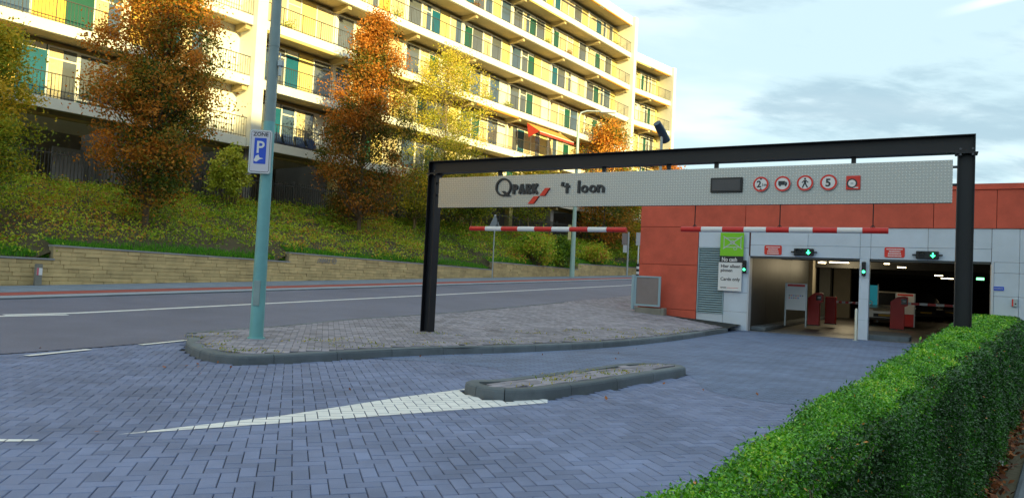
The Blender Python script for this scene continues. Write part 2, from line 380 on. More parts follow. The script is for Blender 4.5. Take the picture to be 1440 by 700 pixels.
# ================================================================== THE SETTING
PF = Frame(G(600, 477), -30.4)                     # portal
FF = Frame(G(1206.5, 477), -30.7)                  # garage front
BSC = 1.05
BF = Frame((-14.5*BSC, 29*BSC, 0), 52.6)            # apartment block front (slab faces at y = 0)
def strip_mesh(rows):
    """rows: list of equally long lists of points -> one sheet"""
    mb = MB(); n = len(rows[0])
    vs = [p for r in rows for p in r]
    mb.add(vs, [(i*n+j, i*n+j+1, (i+1)*n+j+1, (i+1)*n+j) for i in range(len(rows)-1) for j in range(n-1)]); return mb
def structure(o): o['kind'] = 'structure'; return o
def sheet(name, pts, z, m, kind='structure'):
    mb = MB(); tri = tessellate_polygon([[Vector((p[0], p[1], 0)) for p in pts]])
    def up(t):
        a, b, c = (pts[i] for i in t); return tuple(t) if (b[0]-a[0])*(c[1]-a[1])-(b[1]-a[1])*(c[0]-a[0]) > 0 else tuple(t)[::-1]
    mb.add([(p[0], p[1], z) for p in pts], [up(t) for t in tri]); o = mb.build(name, m); o['kind'] = kind; return o

ground = MB().add([(-900, -900, -.12), (900, -900, -.12), (900, 900, -.12), (-900, 900, -.12)], [(0, 1, 2, 3)]).build('ground', M_GROUND, kind='structure')

# ---- the road, its gutter, the red cycle lane and the footpath beyond (all rising along the street)
SS = [-60, -30, -14, -8, -5, -3.5, -2.5, -1.6, -.8, -.2, .3, .8, 1.5, 2.5, 4, 6, 8, 10, 13, 16, 20, 25, 30, 36, 42, 50, 60, 75, 95]
EDGE = [(-60, -.35), (-3, -.36), (-1.8, -.28), (0, 0), (1, .3), (2.5, .45), (4.2, .5), (6.3, .30), (8, .26), (10.2, .25), (15, .32), (19.3, .4), (100, .4)]
def edge_l(s): return float(np.interp(s, [e[0] for e in EDGE], [e[1] for e in EDGE]))
def band(name, lA, lB, dz, m, smin=-60, kind='structure', cut=None):
    rows = []
    for s in [q for q in SS if q >= smin]:
        a = lA(s) if callable(lA) else lA; b = lB(s) if callable(lB) else lB
        rows.append([RP(s, a+(b-a)*k/4, dz) for k in range(5)])
    o = strip_mesh(rows).build(name, m); o['kind'] = kind; return o
L_KERB, L_RED0, L_RED1, L_WALL = 6.65, 7.12, 7.75, 10.3
band('road', edge_l, L_KERB, .008, M_ASPH)
band('gutter', L_KERB, L_RED0, .045, M_GUTTER)
MB().add(sum([[tuple(RP(s, L_KERB, -.05)), tuple(RP(s, L_KERB, .045))] for s in SS], []), [(2*i, 2*i+1, 2*i+3, 2*i+2) for i in range(len(SS)-1)]).build('kerb_face', M_KERB, kind='structure')
band('cycle_lane', L_RED0, L_RED1, .049, M_RED_LANE)
band('footpath', L_RED1, L_WALL+.05, .053, M_PATH)
# footpath joints and patches, kept as relief
mbj = MB()
for i in range(120):
    s = -10+i*.6
    a, b = RP(s, L_RED1+.1, .0575), RP(s, L_WALL-.02, .0575); u = RU*.008
    mbj.add([a-u, a+u, b+u, b-u], [(0, 1, 2, 3)])
mbj.build('footpath_joint', M_JOINT, kind='structure')
# ---- road markings: the long-dash centre line and the short dashes along the entrance
def dash(s0, s1, la, lb, dz=.012, wd=.12):
    mb = MB(); n = max(2, int(abs(s1-s0)/1.5)+1); vs = []
    for i in range(n+1):
        s = s0+(s1-s0)*i/n; l = la+(lb-la)*i/n; vs += [RP(s, l-wd/2, dz), RP(s, l+wd/2, dz)]
    mb.add(vs, [(2*i, 2*i+2, 2*i+3, 2*i+1) for i in range(n)]); return mb
sA, lA = RD(5, 446); sB, lB = RD(887, 401)
k = 0
for px0, px1 in ((5, 62), (65, 137), (140, 202), (206, 264), (268, 316), (320, 358), (368, 408), (413, 450), (454, 489), (493, 524), (528, 555), (559, 588)):
    y = lambda x: 446-.051*(x-5)
    a, b = RD(px0, y(px0)), RD(px1, y(px1))
    dash(a[0], b[0]+.12, a[1], b[1], wd=.15).build('centre_line_dash', M_PAINT, kind='structure')
a = RD(590, y(590)); b = RD(887, 401)
dash(a[0], 90, a[1], b[1], wd=.15).build('centre_line', M_PAINT, kind='structure')
dash(-8, sA+1.0, lA-.02, lA-.22, wd=.13).build('centre_line_second', M_PAINT, kind='structure')
for (x0, y0), (x1, y1) in (((37, 501), (126, 492)), ((197, 485.5), (267, 478.5))):
    p, q = G(x0, y0), G(x1, y1); d = (q-p)/np.linalg.norm(q-p); n = np.array([-d[1], d[0], 0])*.055
    mb = MB(); mb.add([p-n+[0, 0, .0125], q-n+[0, 0, .0125], q+n+[0, 0, .0125], p+n+[0, 0, .0125]], [(0, 1, 2, 3)]); mb.build('edge_dash', M_PAINT, kind='structure')

# ---- entrance yard: joint bed, pavers, asphalt ramp
facL, facR = FF.w(-9, 0), FF.w(7, 0)
yard = [(-14, -4), (16, -4), (16, facR[1]-1.8), facR[:2], facL[:2], (-6, 22), (-14, 14)]
driveway = sheet('driveway', yard, -.014, M_JOINT)
# kerb line of the long traffic island, foot of the stones, from the nose to the garage
KPX = [(262, 484), (259.7, 491.5), (267, 498), (279.4, 504), (293, 508), (308.6, 510.5), (343, 513), (380, 511.5), (420, 509.7), (472, 506.5), (530, 503), (580, 500.3), (640, 498), (700, 496.6), (750, 494.5), (796, 492.3), (850, 489), (900, 484.6), (960, 477.5), (1000, 471), (1024, 467.5)]
KG = [G(x, y)[:2] for x, y in KPX]
KS = [sl((p[0], p[1], 0)) for p in KG]
# median island outline (counter-clockwise from its left tip)
MG = [np.array(p) for p in ((-.46, 7.98), (-.42, 7.8), (-.3, 7.63), (-.13, 7.53), (.05, 7.51), (.27, 7.6), (.5, 7.8), (1.05, 8.39), (1.87, 9.41), (2.4, 10.07), (2.62, 10.4), (2.58, 10.66), (2.4, 10.74), (2.02, 10.67), (1.62, 10.4), (.81, 9.34), (.12, 8.52), (-.17, 8.22), (-.38, 8.13))]
def inside(p, poly):
    c = False; j = len(poly)-1
    for i in range(len(poly)):
        a, b = poly[i], poly[j]
        if (a[1] > p[1]) != (b[1] > p[1]) and p[0] < (b[0]-a[0])*(p[1]-a[1])/(b[1]-a[1])+a[0]: c = not c
        j = i
    return c
def smooth_line(pts, step, closed=False):
    """Catmull-Rom through pts, resampled every step"""
    P = [np.array(p, float) for p in pts]; n = len(P); out_ = []
    for i in range(n if closed else n-1):
        g = lambda k: P[k % n] if closed else P[min(max(k, 0), n-1)]
        a, b, c, d = g(i-1), g(i), g(i+1), g(i+2)
        for t in np.linspace(0, 1, 12, endpoint=False):
            out_.append(.5*((2*b)+(-a+c)*t+(2*a-5*b+4*c-d)*t*t+(-a+3*b-3*c+d)*t**3))
    out_.append(P[0] if closed else P[-1]); out_ = np.array(out_)
    s = np.r_[0, np.cumsum(np.linalg.norm(np.diff(out_, axis=0), axis=1))]; m = max(2, int(round(s[-1]/step)))
    q = np.linspace(0, s[-1], m+1)
    return np.c_[np.interp(q, s, out_[:, 0]), np.interp(q, s, out_[:, 1])]
kerb_curve = smooth_line(KG, .12)
median_curve = smooth_line(MG, .12, True)
island_poly = [tuple(p) for p in kerb_curve] + [tuple(FF.w(-6.2, .1)[:2])] + [tuple(RP(s, edge_l(s))[:2]) for s in (19, 15, 10, 8, 6, 4, 2.5, 1.5, .8, .2)]
median_poly = [tuple(p) for p in median_curve]
# the smooth asphalt that takes over half-way to the garage
RAMP_PX = [(560, 506), (610, 508), (650, 512), (700, 518), (722, 526), (728, 530.5)]
RAMP_PX2 = [(966, 527), (990, 546), (1030, 558), (1090, 566), (1180, 572), (1300, 574)]
rp = [G(x, y)[:2] for x, y in RAMP_PX] + [G(800, 530)[:2], G(900, 524)[:2]] + [G(x, y)[:2] for x, y in RAMP_PX2]
rp = [tuple(p) for p in smooth_line(rp, .3)]
ramp_poly = rp + [(9, 9), (14, 12), tuple(FF.w(6.5, -.02)[:2]), tuple(FF.w(-4.4, -.02)[:2])] + [tuple(p) for p in kerb_curve[::-1] if p[1] > rp[0][1]+.2]
_t = M_RAMP.node_tree; _b = _t.nodes['Principled BSDF']; _src = _b.inputs['Base Color'].links[0].from_socket
_g = _t.nodes.new('ShaderNodeNewGeometry'); _mp = _t.nodes.new('ShaderNodeMapping'); _mp.inputs['Rotation'].default_value = (0, 0, R(-17)); _t.links.new(_g.outputs['Position'], _mp.inputs[0])
_br = _t.nodes.new('ShaderNodeTexBrick'); _br.inputs['Scale'].default_value = 1.0; _br.inputs['Brick Width'].default_value = .211; _br.inputs['Row Height'].default_value = .1055; _br.inputs['Mortar Size'].default_value = .006
_br.inputs['Color1'].default_value = (1.08, 1.08, 1.08, 1); _br.inputs['Color2'].default_value = (.86, .86, .88, 1); _br.inputs['Mortar'].default_value = (.42, .44, .46, 1); _t.links.new(_mp.outputs[0], _br.inputs['Vector'])
_mx = _t.nodes.new('ShaderNodeMix'); _mx.data_type = 'RGBA'; _mx.blend_type = 'MULTIPLY'; _mx.inputs[0].default_value = 1.0; _t.links.new(_src, _mx.inputs[6]); _t.links.new(_br.outputs['Color'], _mx.inputs[7]); _t.links.new(_mx.outputs[2], _b.inputs['Base Color'])
structure(sheet('asphalt_ramp', ramp_poly, .003, M_RAMP))
# herringbone pavers
RPA = np.array(rp)
PW = .1055; ang = math.atan2(FPX, 3100.0)*0+R(17.0)
E1 = np.array([math.cos(ang), math.sin(ang)]); E2 = np.array([-E1[1], E1[0]])
def paver_mesh(lx, ly, name):
    g, b, zt = .0028, .004, 0.0
    x0, x1, y0, y1 = g, lx-g, g, ly-g
    mb = MB(); mb.add([(x0+b, y0+b, zt), (x1-b, y0+b, zt), (x1-b, y1-b, zt), (x0+b, y1-b, zt), (x0, y0, zt-b), (x1, y0, zt-b), (x1, y1, zt-b), (x0, y1, zt-b), (x0, y0, -.04), (x1, y0, -.04), (x1, y1, -.04), (x0, y1, -.04)],
        [(0, 1, 2, 3)] + [(i, i+4, (i+1) % 4+4, (i+1) % 4) for i in range(4)] + [(i+4, i+8, (i+1) % 4+8, (i+1) % 4+4) for i in range(4)])
    return mb
pvH = paver_mesh(2*PW, PW, 'H')
bricks = []
for i in range(-260, 260):
    for j in range(-90, 90):
        for v in (0, 1):
            ox, oy = i+4*j, i + v
            # centre in pattern units
            cx, cy = (ox+1, oy+.5) if not v else (ox+.5, oy+1)
            c = (E1*cx+E2*cy)*PW + np.array([0, 6.0])
            if not (-12 < c[0] < 9 and 1.3 < c[1] < 15.5): continue
            x, y = pr((c[0], c[1], 0)) if c[1] > .5 else (0, 9999)
            if not (-620 < x < 1560 and y < 960): continue
            if x > 1250 and y > 640: continue
            bricks.append((c, v, x, y))
def on_yard(c):
    s, l = sl((c[0], c[1], 0))
    if l > edge_l(s)+.06 and s < .5: return False
    if s >= .5 and l > edge_l(s)-.02: return False
    return not inside(c, island_poly) and not inside(c, median_poly)
bricks = [b for b in bricks if on_yard(b[0]) and not (inside(b[0], ramp_poly) and b[0][1] > 4 and np.min(np.hypot(RPA[:, 0]-b[0][0], RPA[:, 1]-b[0][1])) > .2)]
hedge_line = lambda Y: .23+(Y-1.32)/1.465
def size_key(b):
    c, v, x, y = b
    vis = -5 < x < 1445 and y < 705 and not (c[0] > hedge_line(c[1])-.45 and c[1] < 8)
    hid = x > 893 and y > 700-(x-893)*.62
    return (0 if vis and not hid else 1, np.hypot(c[0], c[1]))
bricks.sort(key=size_key)
def pv_rot(v): return ang + (math.pi/2 if v else 0)
def pv_place(c, v):
    r = pv_rot(v); ex = np.array([math.cos(r), math.sin(r)]); ey = np.array([-ex[1], ex[0]])
    return c - ex*PW - ey*PW/2
pv_me = pvH.mesh('paver', M_PAVER)
for c, v, x, y in bricks[:300]:
    p = pv_place(c, v); link('paver', pv_me, driveway, loc=(p[0], p[1], random.uniform(-.0015, .0015)), rot=(random.gauss(0, .004), random.gauss(0, .004), pv_rot(v)))
V, Q, T = [], [], []
base = np.array(pvH.v); bq = np.array(pvH.f)
for c, v, x, y in bricks[300:]:
    r = pv_rot(v); p = pv_place(c, v); co, si = math.cos(r), math.sin(r)
    q = base.copy(); dz = RNG.uniform(-.0018, .0018) + (q[:, 0]-PW)*RNG.normal(0, .006) + (q[:, 1]-PW/2)*RNG.normal(0, .006)
    X = np.c_[p[0]+q[:, 0]*co-q[:, 1]*si, p[1]+q[:, 0]*si+q[:, 1]*co, q[:, 2]+dz]
    Q.append(bq+len(V)*12); V.append(X); T.append(np.full(9, RNG.uniform(-.5, .5)))
link('paver_field', np_mesh('paver_field', np.concatenate(V), np.concatenate(Q), M_PAVER, np.concatenate(T)), driveway, kind='stuff')
# the painted tongue in front of the median: one thin coat on every paver it covers
def clip(poly, clipper):
    outp = [np.array(p, float) for p in poly]
    n = len(clipper)
    for i in range(n):
        a, b = np.array(clipper[i], float), np.array(clipper[(i+1) % n], float); e = b-a; inn = outp; outp = []
        side = lambda p: e[0]*(p[1]-a[1])-e[1]*(p[0]-a[0])
        for k in range(len(inn)):
            p, q = inn[k-1], inn[k]; sp, sq = side(p), side(q)
            if sq >= 0:
                if sp < 0: outp.append(p+(q-p)*sp/(sp-sq))
                outp.append(q)
            elif sp >= 0: outp.append(p+(q-p)*sp/(sp-sq))
        if not outp: return []
    return outp
tongue = [G(x, y)[:2] for x, y in ((166, 611), (480, 589), (770, 566.5), (770, 562), (660, 546), (560, 559), (400, 584))]
mark = MB()
def paint_poly(mark, poly):
    ar = sum(poly[i][0]*poly[(i+1) % len(poly)][1]-poly[(i+1) % len(poly)][0]*poly[i][1] for i in range(len(poly)))
    if ar < 0: poly = poly[::-1]
    tris = tessellate_polygon([[Vector((p[0], p[1], 0)) for p in poly]])
    lo, hi = np.min(poly, axis=0)-.2, np.max(poly, axis=0)+.2
    for c, v, x, y in bricks:
        if not (lo[0] < c[0] < hi[0] and lo[1] < c[1] < hi[1]): continue
        r = pv_rot(v); ex = np.array([math.cos(r), math.sin(r)]); ey = np.array([-ex[1], ex[0]]); g = .0045
        rect = [c+ex*a*(PW-g)+ey*b*(PW/2-g) for a, b in ((-1, -1), (1, -1), (1, 1), (-1, 1))]
        for t in tris:
            tp = [np.array(poly[i]) for i in t]
            if (tp[1][0]-tp[0][0])*(tp[2][1]-tp[0][1])-(tp[1][1]-tp[0][1])*(tp[2][0]-tp[0][0]) < 0: tp = tp[::-1]
            cp = clip(rect, tp)
            if len(cp) >= 3:
                mark.add([(p[0], p[1], .0042) for p in cp], [tuple(range(len(cp)))])
paint_poly(mark, tongue); mark.build('painted_tongue', M_PAINT, kind='structure')
mark = MB(); paint_poly(mark, [G(x, y)[:2] for x, y in ((-90, 622), (50, 620.5), (55, 618), (-90, 616.5))]); mark.build('lane_dash', M_PAINT, kind='structure')

# ---- kerb stones
def kerb_run(name, curve, inward, parent, joints, w=.2, h=.12, zfun=None, close=False):
    """stones along a curve: rounded outer top edge, 5 mm joints"""
    n = len(curve); tang = [curve[min(i+1, n-1)]-curve[max(i-1, 0)] for i in range(n)]
    if close: tang[0] = tang[-1] = curve[1]-curve[-2]
    tang = [t/np.linalg.norm(t) for t in tang]; nor = [np.array([-t[1], t[0]])*inward for t in tang]
    prof = [(0, -.06), (.012, h-.035), (.022, h-.012), (.045, h), (w, h-.004), (w, -.02)]
    i = 0
    while i < n-1:
        j = min(n-1, i+joints(i))
        if n-1-j < 3: j = n-1
        mb = MB(); m = len(prof); vs = []
        for k_ in range(i, j+1):
            p = curve[k_].copy()
            if k_ == i: p = p+tang[k_]*.004
            if k_ == j: p = p-tang[k_]*.004
            z0 = zfun(p) if zfun else 0
            for a, b in prof: q = p+nor[k_]*a; vs.append((q[0], q[1], b+z0))
        fs = [(r*m+c_, r*m+c_+1, (r+1)*m+c_+1, (r+1)*m+c_) for r in range(j-i) for c_ in range(m-1)]
        fs += [tuple(range(m))[::-1], tuple((j-i)*m+c_ for c_ in range(m))]
        if inward < 0: fs = [f[::-1] for f in fs]
        mb.add(vs, fs); mb.build('kerb_stone', M_KERB, parent)
        i = j
# long island: surface between the kerb and the road edge, climbing towards the garage corner
ks_s = np.array([s for s, l in [sl((p[0], p[1], 0)) for p in kerb_curve]]); ks_l = np.array([l for s, l in [sl((p[0], p[1], 0)) for p in kerb_curve]])
COR = FF.at(898, 400)[0]                            # red corner along the front
corner = FF.w(COR, 0)
def isl_z(p):
    s, l = sl((p[0], p[1], 0)); le = edge_l(s); zr = road_z(s, le)+.03
    i0 = int(np.argmin(ks_s)); lk = float(np.interp(s, ks_s[i0:], ks_l[i0:]))
    if s < .6: return .115
    zk = .115
    if s > ks_s[-1]: zk = .115+(s-ks_s[-1])*.035
    t = min(max((l-lk)/(le-lk+1e-6), 0), 1); blend = min(max((s-.6)/3, 0), 1)
    return zk*(1-t*blend)+max(zr, .02+.095*(1-blend))*t*blend
island = MB()
rows = []
for s in [.25, .5, .8, 1.2, 1.8, 2.5, 3.5, 5, 7, 9, 11, 13, 15, 17, 19, 22, 26, 32, 40, 50, 62, 80]:
    i0 = int(np.argmin(ks_s))
    if s <= ks_s[-1]: lk = float(np.interp(s, ks_s[i0:], ks_l[i0:]))+.02
    else: lk = ks_l[-1]+.02
    le = edge_l(s); row = []
    for k in range(9):
        l = lk+(le-lk)*k/8; p = P0+s*RU+l*RL; row.append((p[0], p[1], isl_z(p)-.006))
    rows.append(row)
isl = strip_mesh(rows); isl.f = [f[::-1] for f in isl.f]
island = isl.build('traffic_island', M_JOINT, kind='structure')
mbE = MB(); vs = []
for r in rows: q = np.array(r[-1]); vs += [q+[0, 0, .01], q+[0, 0, -.3]]
# the nose of the island
nose = [p + (np.array([-4.0, 12.1])-p)/np.linalg.norm(np.array([-4.0, 12.1])-p)*.1 for p, s in zip(kerb_curve, ks_s) if s < 2.2]
nz = MB().prism([tuple(p) for p in nose] + [tuple(RP(2.2, edge_l(2.2))[:2]), tuple(RP(1, edge_l(1))[:2]), tuple(RP(.4, edge_l(.4))[:2])], -.05, .100, 'xy'); nz.build('island_nose', M_JOINT, island)
road_side = [np.array(RP(s, edge_l(s)-.02)[:2]) for s in np.arange(-.1, 14.5, .12)]
kerb_run('kerb', kerb_curve, 1, island, lambda i: 3 if i < 16 else 8, w=.2)
kerb_run('kerb', np.array(road_side), -1, island, lambda i: 8, w=.12, h=.02, zfun=lambda p: isl_z(p))
# pavers on the island (too small to pick apart singly)
V, Q, T = [], [], []; ia = math.atan2(RU[1], RU[0])+R(45)
I1 = np.array([math.cos(ia), math.sin(ia)]); I2 = np.array([-I1[1], I1[0]])
def near_kerb(c): return np.min(np.hypot(kerb_curve[:, 0]-c[0], kerb_curve[:, 1]-c[1])) < .215
for i in range(-400, 400):
    for j in range(-130, 130):
        for v in (0, 1):
            ox, oy = i+4*j, i+v; cx, cy = (ox+1, oy+.5) if not v else (ox+.5, oy+1)
            c = (I1*cx+I2*cy)*PW + np.array([-2, 14.0])
            if not (-6 < c[0] < 8 and 9 < c[1] < 31): continue
            s, l = sl((c[0], c[1], 0))
            if l > edge_l(s)-.06 or s > 24: continue
            if s < 14.6 or c[1] < 23:
                if not inside(c, island_poly) or near_kerb(c): continue
            elif FF.l((c[0], c[1], 0))[0] > COR or l < ks_l[-1]: continue
            z0 = isl_z(c)
            if FF.l((c[0], c[1], 0))[1] > .0 and FF.l((c[0], c[1], 0))[0] > COR-.02: continue
            r = ia+(math.pi/2 if v else 0); ex = np.array([math.cos(r), math.sin(r)]); ey = np.array([-ex[1], ex[0]]); p = c-ex*PW-ey*PW/2
            q = base; X = np.c_[p[0]+q[:, 0]*ex[0]+q[:, 1]*ey[0], p[1]+q[:, 0]*ex[1]+q[:, 1]*ey[1], q[:, 2]+z0+.012]
            e = .12; gx = (isl_z(c+[e, 0])-z0)/e; gy = (isl_z(c+[0, e])-z0)/e
            X[:, 2] += (X[:, 0]-c[0])*gx+(X[:, 1]-c[1])*gy+RNG.uniform(-.003, .003)
            Q.append(bq+len(V)*12); V.append(X); T.append(np.full(9, RNG.uniform(-.5, .5)))
link('paver_field', np_mesh('island_pavers', np.concatenate(V), np.concatenate(Q), M_PAVE2, np.concatenate(T)), island, kind='stuff')
# median island
mcen = np.mean(MG, axis=0)
median = MB().prism([tuple(p+(mcen-p)/np.linalg.norm(mcen-p)*.1) for p in median_curve[:-1]], -.05, .095, 'xy').build('median_island', M_JOINT, kind='structure')
kerb_run('kerb', median_curve, 1, median, lambda i: 3 if i < 6 else 8, w=.16)
V, Q, T = [], [], []
mdir = MG[8]-MG[6]; ma = math.atan2(mdir[1], mdir[0]); J1 = np.array([math.cos(ma), math.sin(ma)]); J2 = np.array([-J1[1], J1[0]])
for i in range(-40, 40):
    for j in range(-40, 40):
        c = mcen+J1*(i+.5*(j % 2))*2*PW+J2*j*PW
        if not inside(c, median_poly) or np.min(np.hypot(median_curve[:, 0]-c[0], median_curve[:, 1]-c[1])) < .2: continue
        p = c-J1*PW-J2*PW/2; q = base
        X = np.c_[p[0]+q[:, 0]*J1[0]+q[:, 1]*J2[0], p[1]+q[:, 0]*J1[1]+q[:, 1]*J2[1], q[:, 2]+.115+RNG.uniform(-.004, .004)]
        Q.append(bq+len(V)*12); V.append(X); T.append(np.full(9, RNG.uniform(-.5, .5)))
link('paver_field', np_mesh('median_pavers', np.concatenate(V), np.concatenate(Q), M_PAVE2, np.concatenate(T)), median, kind='stuff')

# ---- embankment behind the retaining wall
WF = Frame(P0 + L_WALL*RL, math.degrees(math.atan2(RU[1], RU[0])))
SEG = [((-260, 338), (76, 365)), ((76, 345.5), (407, 368.5)), ((407, 355.5), (692, 379.5)), ((694, 368.5), (813, 379)), ((813, 371), (905, 379))]
SEGL = [(WF.at(*a), WF.at(*b)) for a, b in SEG]     # (s, z top) at both ends
SEGL[0] = ((-14.0, SEGL[0][1][1]+.12), SEGL[0][1]); SEGL[-1] = (SEGL[-1][0], (72.0, SEGL[-1][1][1]+.3))
def wall_top(s):
    for (s0, z0), (s1, z1) in SEGL:
        if s <= s1: return z0+(z1-z0)*(s-s0)/(s1-s0)
    return SEGL[-1][1][1]
def b_ground(t): return float(np.interp(t, [-25, 0, 12, 60], [3.95, 4.1, 4.32, 4.6]))
bN = BF.y
def emb_z(x, y):
    s, l = sl((x, y, 0))
    if l < L_WALL+.1: return road_z(s, l)+.05
    t, d = BF.l((x, y, 0)); D = l-L_WALL; q = D/(D+max(-d, 0)+1e-6) if d < 0 else 1.0
    zw = wall_top(s)-.1; zb = b_ground(t); q = min(q, 1); e = q**.85
    bump = .16*math.sin(s*.9+D*1.3)*math.sin(D*.8+s*.31)*min(1, D)*(1-q)
    return zw+(zb-zw)*e+bump
rows = []
for s in np.arange(-14, 72, .75):
    p0 = P0+s*RU; row = []
    b0 = -BF.l(p0)[1]; slope = -(RL@bN)
    lb = b0/(RL@bN); 
    for q in np.linspace(0, 1, 14):
        l = L_WALL+.12+(lb-L_WALL-.12)*q; p = p0+l*RL; row.append((p[0], p[1], emb_z(p[0], p[1])-.02))
    for ex in (3, 8):
        l = lb+ex; p = p0+l*RL; t, d = BF.l(p); row.append((p[0], p[1], b_ground(t)-.02))
    rows.append(row)
emb = strip_mesh(rows); emb.f = [f[::-1] for f in emb.f]; emb.sm = [True]*len(emb.f)
emb.build('embankment', M_SOIL, kind='structure')
def emb_hit(px, py):
    d = ray(px, py); d = d/np.linalg.norm(d); t = 12.0
    while t < 90:
        p = CAM+d*t
        if p[2] < emb_z(p[0], p[1]) and sl(p)[1] > L_WALL: return p
        t += .1
    return None

# ---- retaining wall of split stone
wall = thing('retaining_wall', 'long low wall of tan split stone stepping along the foot of the planted bank', 'wall', WF.w(0, 0), WF.ang)
stones = []
course = .115
for si, ((s0, z0), (s1, z1)) in enumerate(SEGL):
    lo_, hi_ = min(road_z(s0, 8), road_z(s1, 8))-.05, max(z0, z1)
    zb = math.floor(lo_/course)*course; c_i = 0; z = zb
    while z < hi_+.02:
        x = s0 + (0 if c_i % 2 else -.2)
        while x < s1:
            ln = random.choice((.28, .38, .5, .62, .8)); xa, xb = max(x, s0), min(x+ln, s1); x += ln
            if xb-xa < .05: continue
            xm = (xa+xb)/2; zt = z0+(z1-z0)*(xm-s0)/(s1-s0); zg = road_z(xm, L_WALL)+.03
            za, zb_ = z, min(z+course, zt)
            if zb_ - za < .03 or zb_ < zg: continue
            stones.append((xa+.0025, xb-.0025, za+.0025, zb_-.0025, random.uniform(-.014, .012), xm))
        z += course; c_i += 1
backing = MB()
for (s0, z0), (s1, z1) in SEGL:
    n = max(1, int((s1-s0)/2))
    for i in range(n):
        a, b = s0+(s1-s0)*i/n, s0+(s1-s0)*(i+1)/n; zt = lambda s: z0+(z1-z0)*(s-s0)/(s1-s0)
        zl = road_z(a, 8)-.2
        backing.add([(a, .02, zl), (b, .02, zl), (b, .02, zt(b)-.02), (a, .02, zt(a)-.02), (a, .25, zl), (b, .25, zl), (b, .25, zt(b)-.02), (a, .25, zt(a)-.02)],
                    [(0, 1, 2, 3), (5, 4, 7, 6), (3, 2, 6, 7), (0, 3, 7, 4), (1, 5, 6, 2)])
backing.build('mortar_backing', mat('mortar', (.34, .27, .16), .9), wall)
stones.sort(key=lambda q: (0 if 1.2 < q[5] < 30 else 1, q[5]))
for xa, xb, za, zb, pr_, xm in stones[:300]:
    MB().box(0, xb-xa, pr_-.03, .05, 0, zb-za, .008).build('stone', M_STONE, wall, loc=(xa, 0, za))
st = MB()
for xa, xb, za, zb, pr_, xm in stones[300:]: st.box(xa, xb, pr_-.03, .05, za, zb)
ob = st.build('stone_courses', M_STONE, wall, kind='stuff')
at = ob.data.attributes.new('tint', 'FLOAT', 'FACE'); at.data.foreach_set('value', np.repeat(RNG.uniform(-.6, .5, len(stones)-300), 6).astype(np.float32))
for (s0, z0), (s1, z1) in SEGL:
    n = max(1, int((s1-s0)/1.0))
    for i in range(min(n, 60)):
        a, b = s0+(s1-s0)*i/n+.004, s0+(s1-s0)*(i+1)/n-.004; zt = lambda s: z0+(z1-z0)*(s-s0)/(s1-s0)
        MB().add([(a, -.05, zt(a)-.015), (b, -.05, zt(b)-.015), (b, .3, zt(b)-.015), (a, .3, zt(a)-.015), (a, -.05, zt(a)+.03), (b, -.05, zt(b)+.03), (b, .3, zt(b)+.03), (a, .3, zt(a)+.03)],
            [(0, 3, 2, 1), (4, 5, 6, 7), (0, 1, 5, 4), (1, 2, 6, 5), (2, 3, 7, 6), (3, 0, 4, 7)]).build('coping', M_COPE, wall)
for (qa, qb) in zip(SEGL[:-1], SEGL[1:]):            # earth packed behind each step of the wall
    zl = min(qa[1][1], qb[0][1]); zh = max(qa[1][1], qb[0][1]); s = qb[0][0]; a0_, b0_, c0_ = WF.w(s-1.3, .06), WF.w(s+1.3, .06), RL
    fm = MB()
    fm.add([tuple(WF.w(s+dx, dy, zl-1.2)) for dx in (-1.3, 1.3) for dy in (.06, 1.6)]+[tuple(WF.w(s-1.3, .06, zl-.03)), tuple(WF.w(s-1.3, 1.6, zl+.25)), tuple(WF.w(s+1.3, .06, zl-.03)), tuple(WF.w(s+1.3, 1.6, zh+.15))],
           [(0, 1, 3, 2), (4, 6, 7, 5), (0, 2, 6, 4), (1, 5, 7, 3), (0, 4, 5, 1), (2, 3, 7, 6)])
    fm.build('soil_fill', M_SOIL, kind='structure')
# scrawled graffiti on the third stretch
gx0, gz0 = WF.at(445, 371); gx1, gz1 = WF.at(474, 362); gw, gh = gx1-gx0, gz1-gz0
gm = MB()
pts = [(0, .1), (.03, .6), (.1, .75), (.14, .3), (.08, .25), (.16, .7), (.22, .1), (.26, .8), (.3, .2), (.36, .75), (.4, .15), (.47, .8), (.5, .2), (.56, .2), (.6, .85)]
for a, b in zip(pts[:-1], pts[1:]): gm.bar((gx0+a[0]*gw, gz0+a[1]*gh), (gx0+b[0]*gw, gz0+b[1]*gh), .035, -.064, -.0605)
gm.ring(gx0+.82*gw, gz0+.5*gh, .2*gh*2, .2*gh*2-.035, -.064, -.0605, 14)
gm.bar((gx0+.74*gw, gz0+.5*gh), (gx0+.95*gw, gz0+.55*gh), .03, -.066, -.0615)
gm.build('graffiti', M_CARC, wall)

# ================================================================== APARTMENT BLOCK
Z0, FH = 6.86, 2.92                                 # underside of the lowest slab, storey height
def bt(px, py, b=0.0): return BF.at(px, py, b)[0]
T_PIER = bt(358, 130)
T_FIN2 = bt(887, 130)
block = thing('apartment_block', 'long pale apartment block with open balconies above the planted bank', 'apartment block', BF.o, BF.ang)
def bpart(name, mb, m, parent=None, loc=(0, 0, 0), rot=(0, 0, 0), **k): return mb.build(name, m, parent or block, loc=loc, rot=rot, **k)
NB_L, NB_M, NB_R = 4, 7, 3
WB = (T_FIN2-T_PIER-.5)/NB_M
LEFT0 = T_PIER-.3-NB_L*WB
# storeys drawn: (block start, number of bays, storeys, turn of the block)
R2 = R(-7)
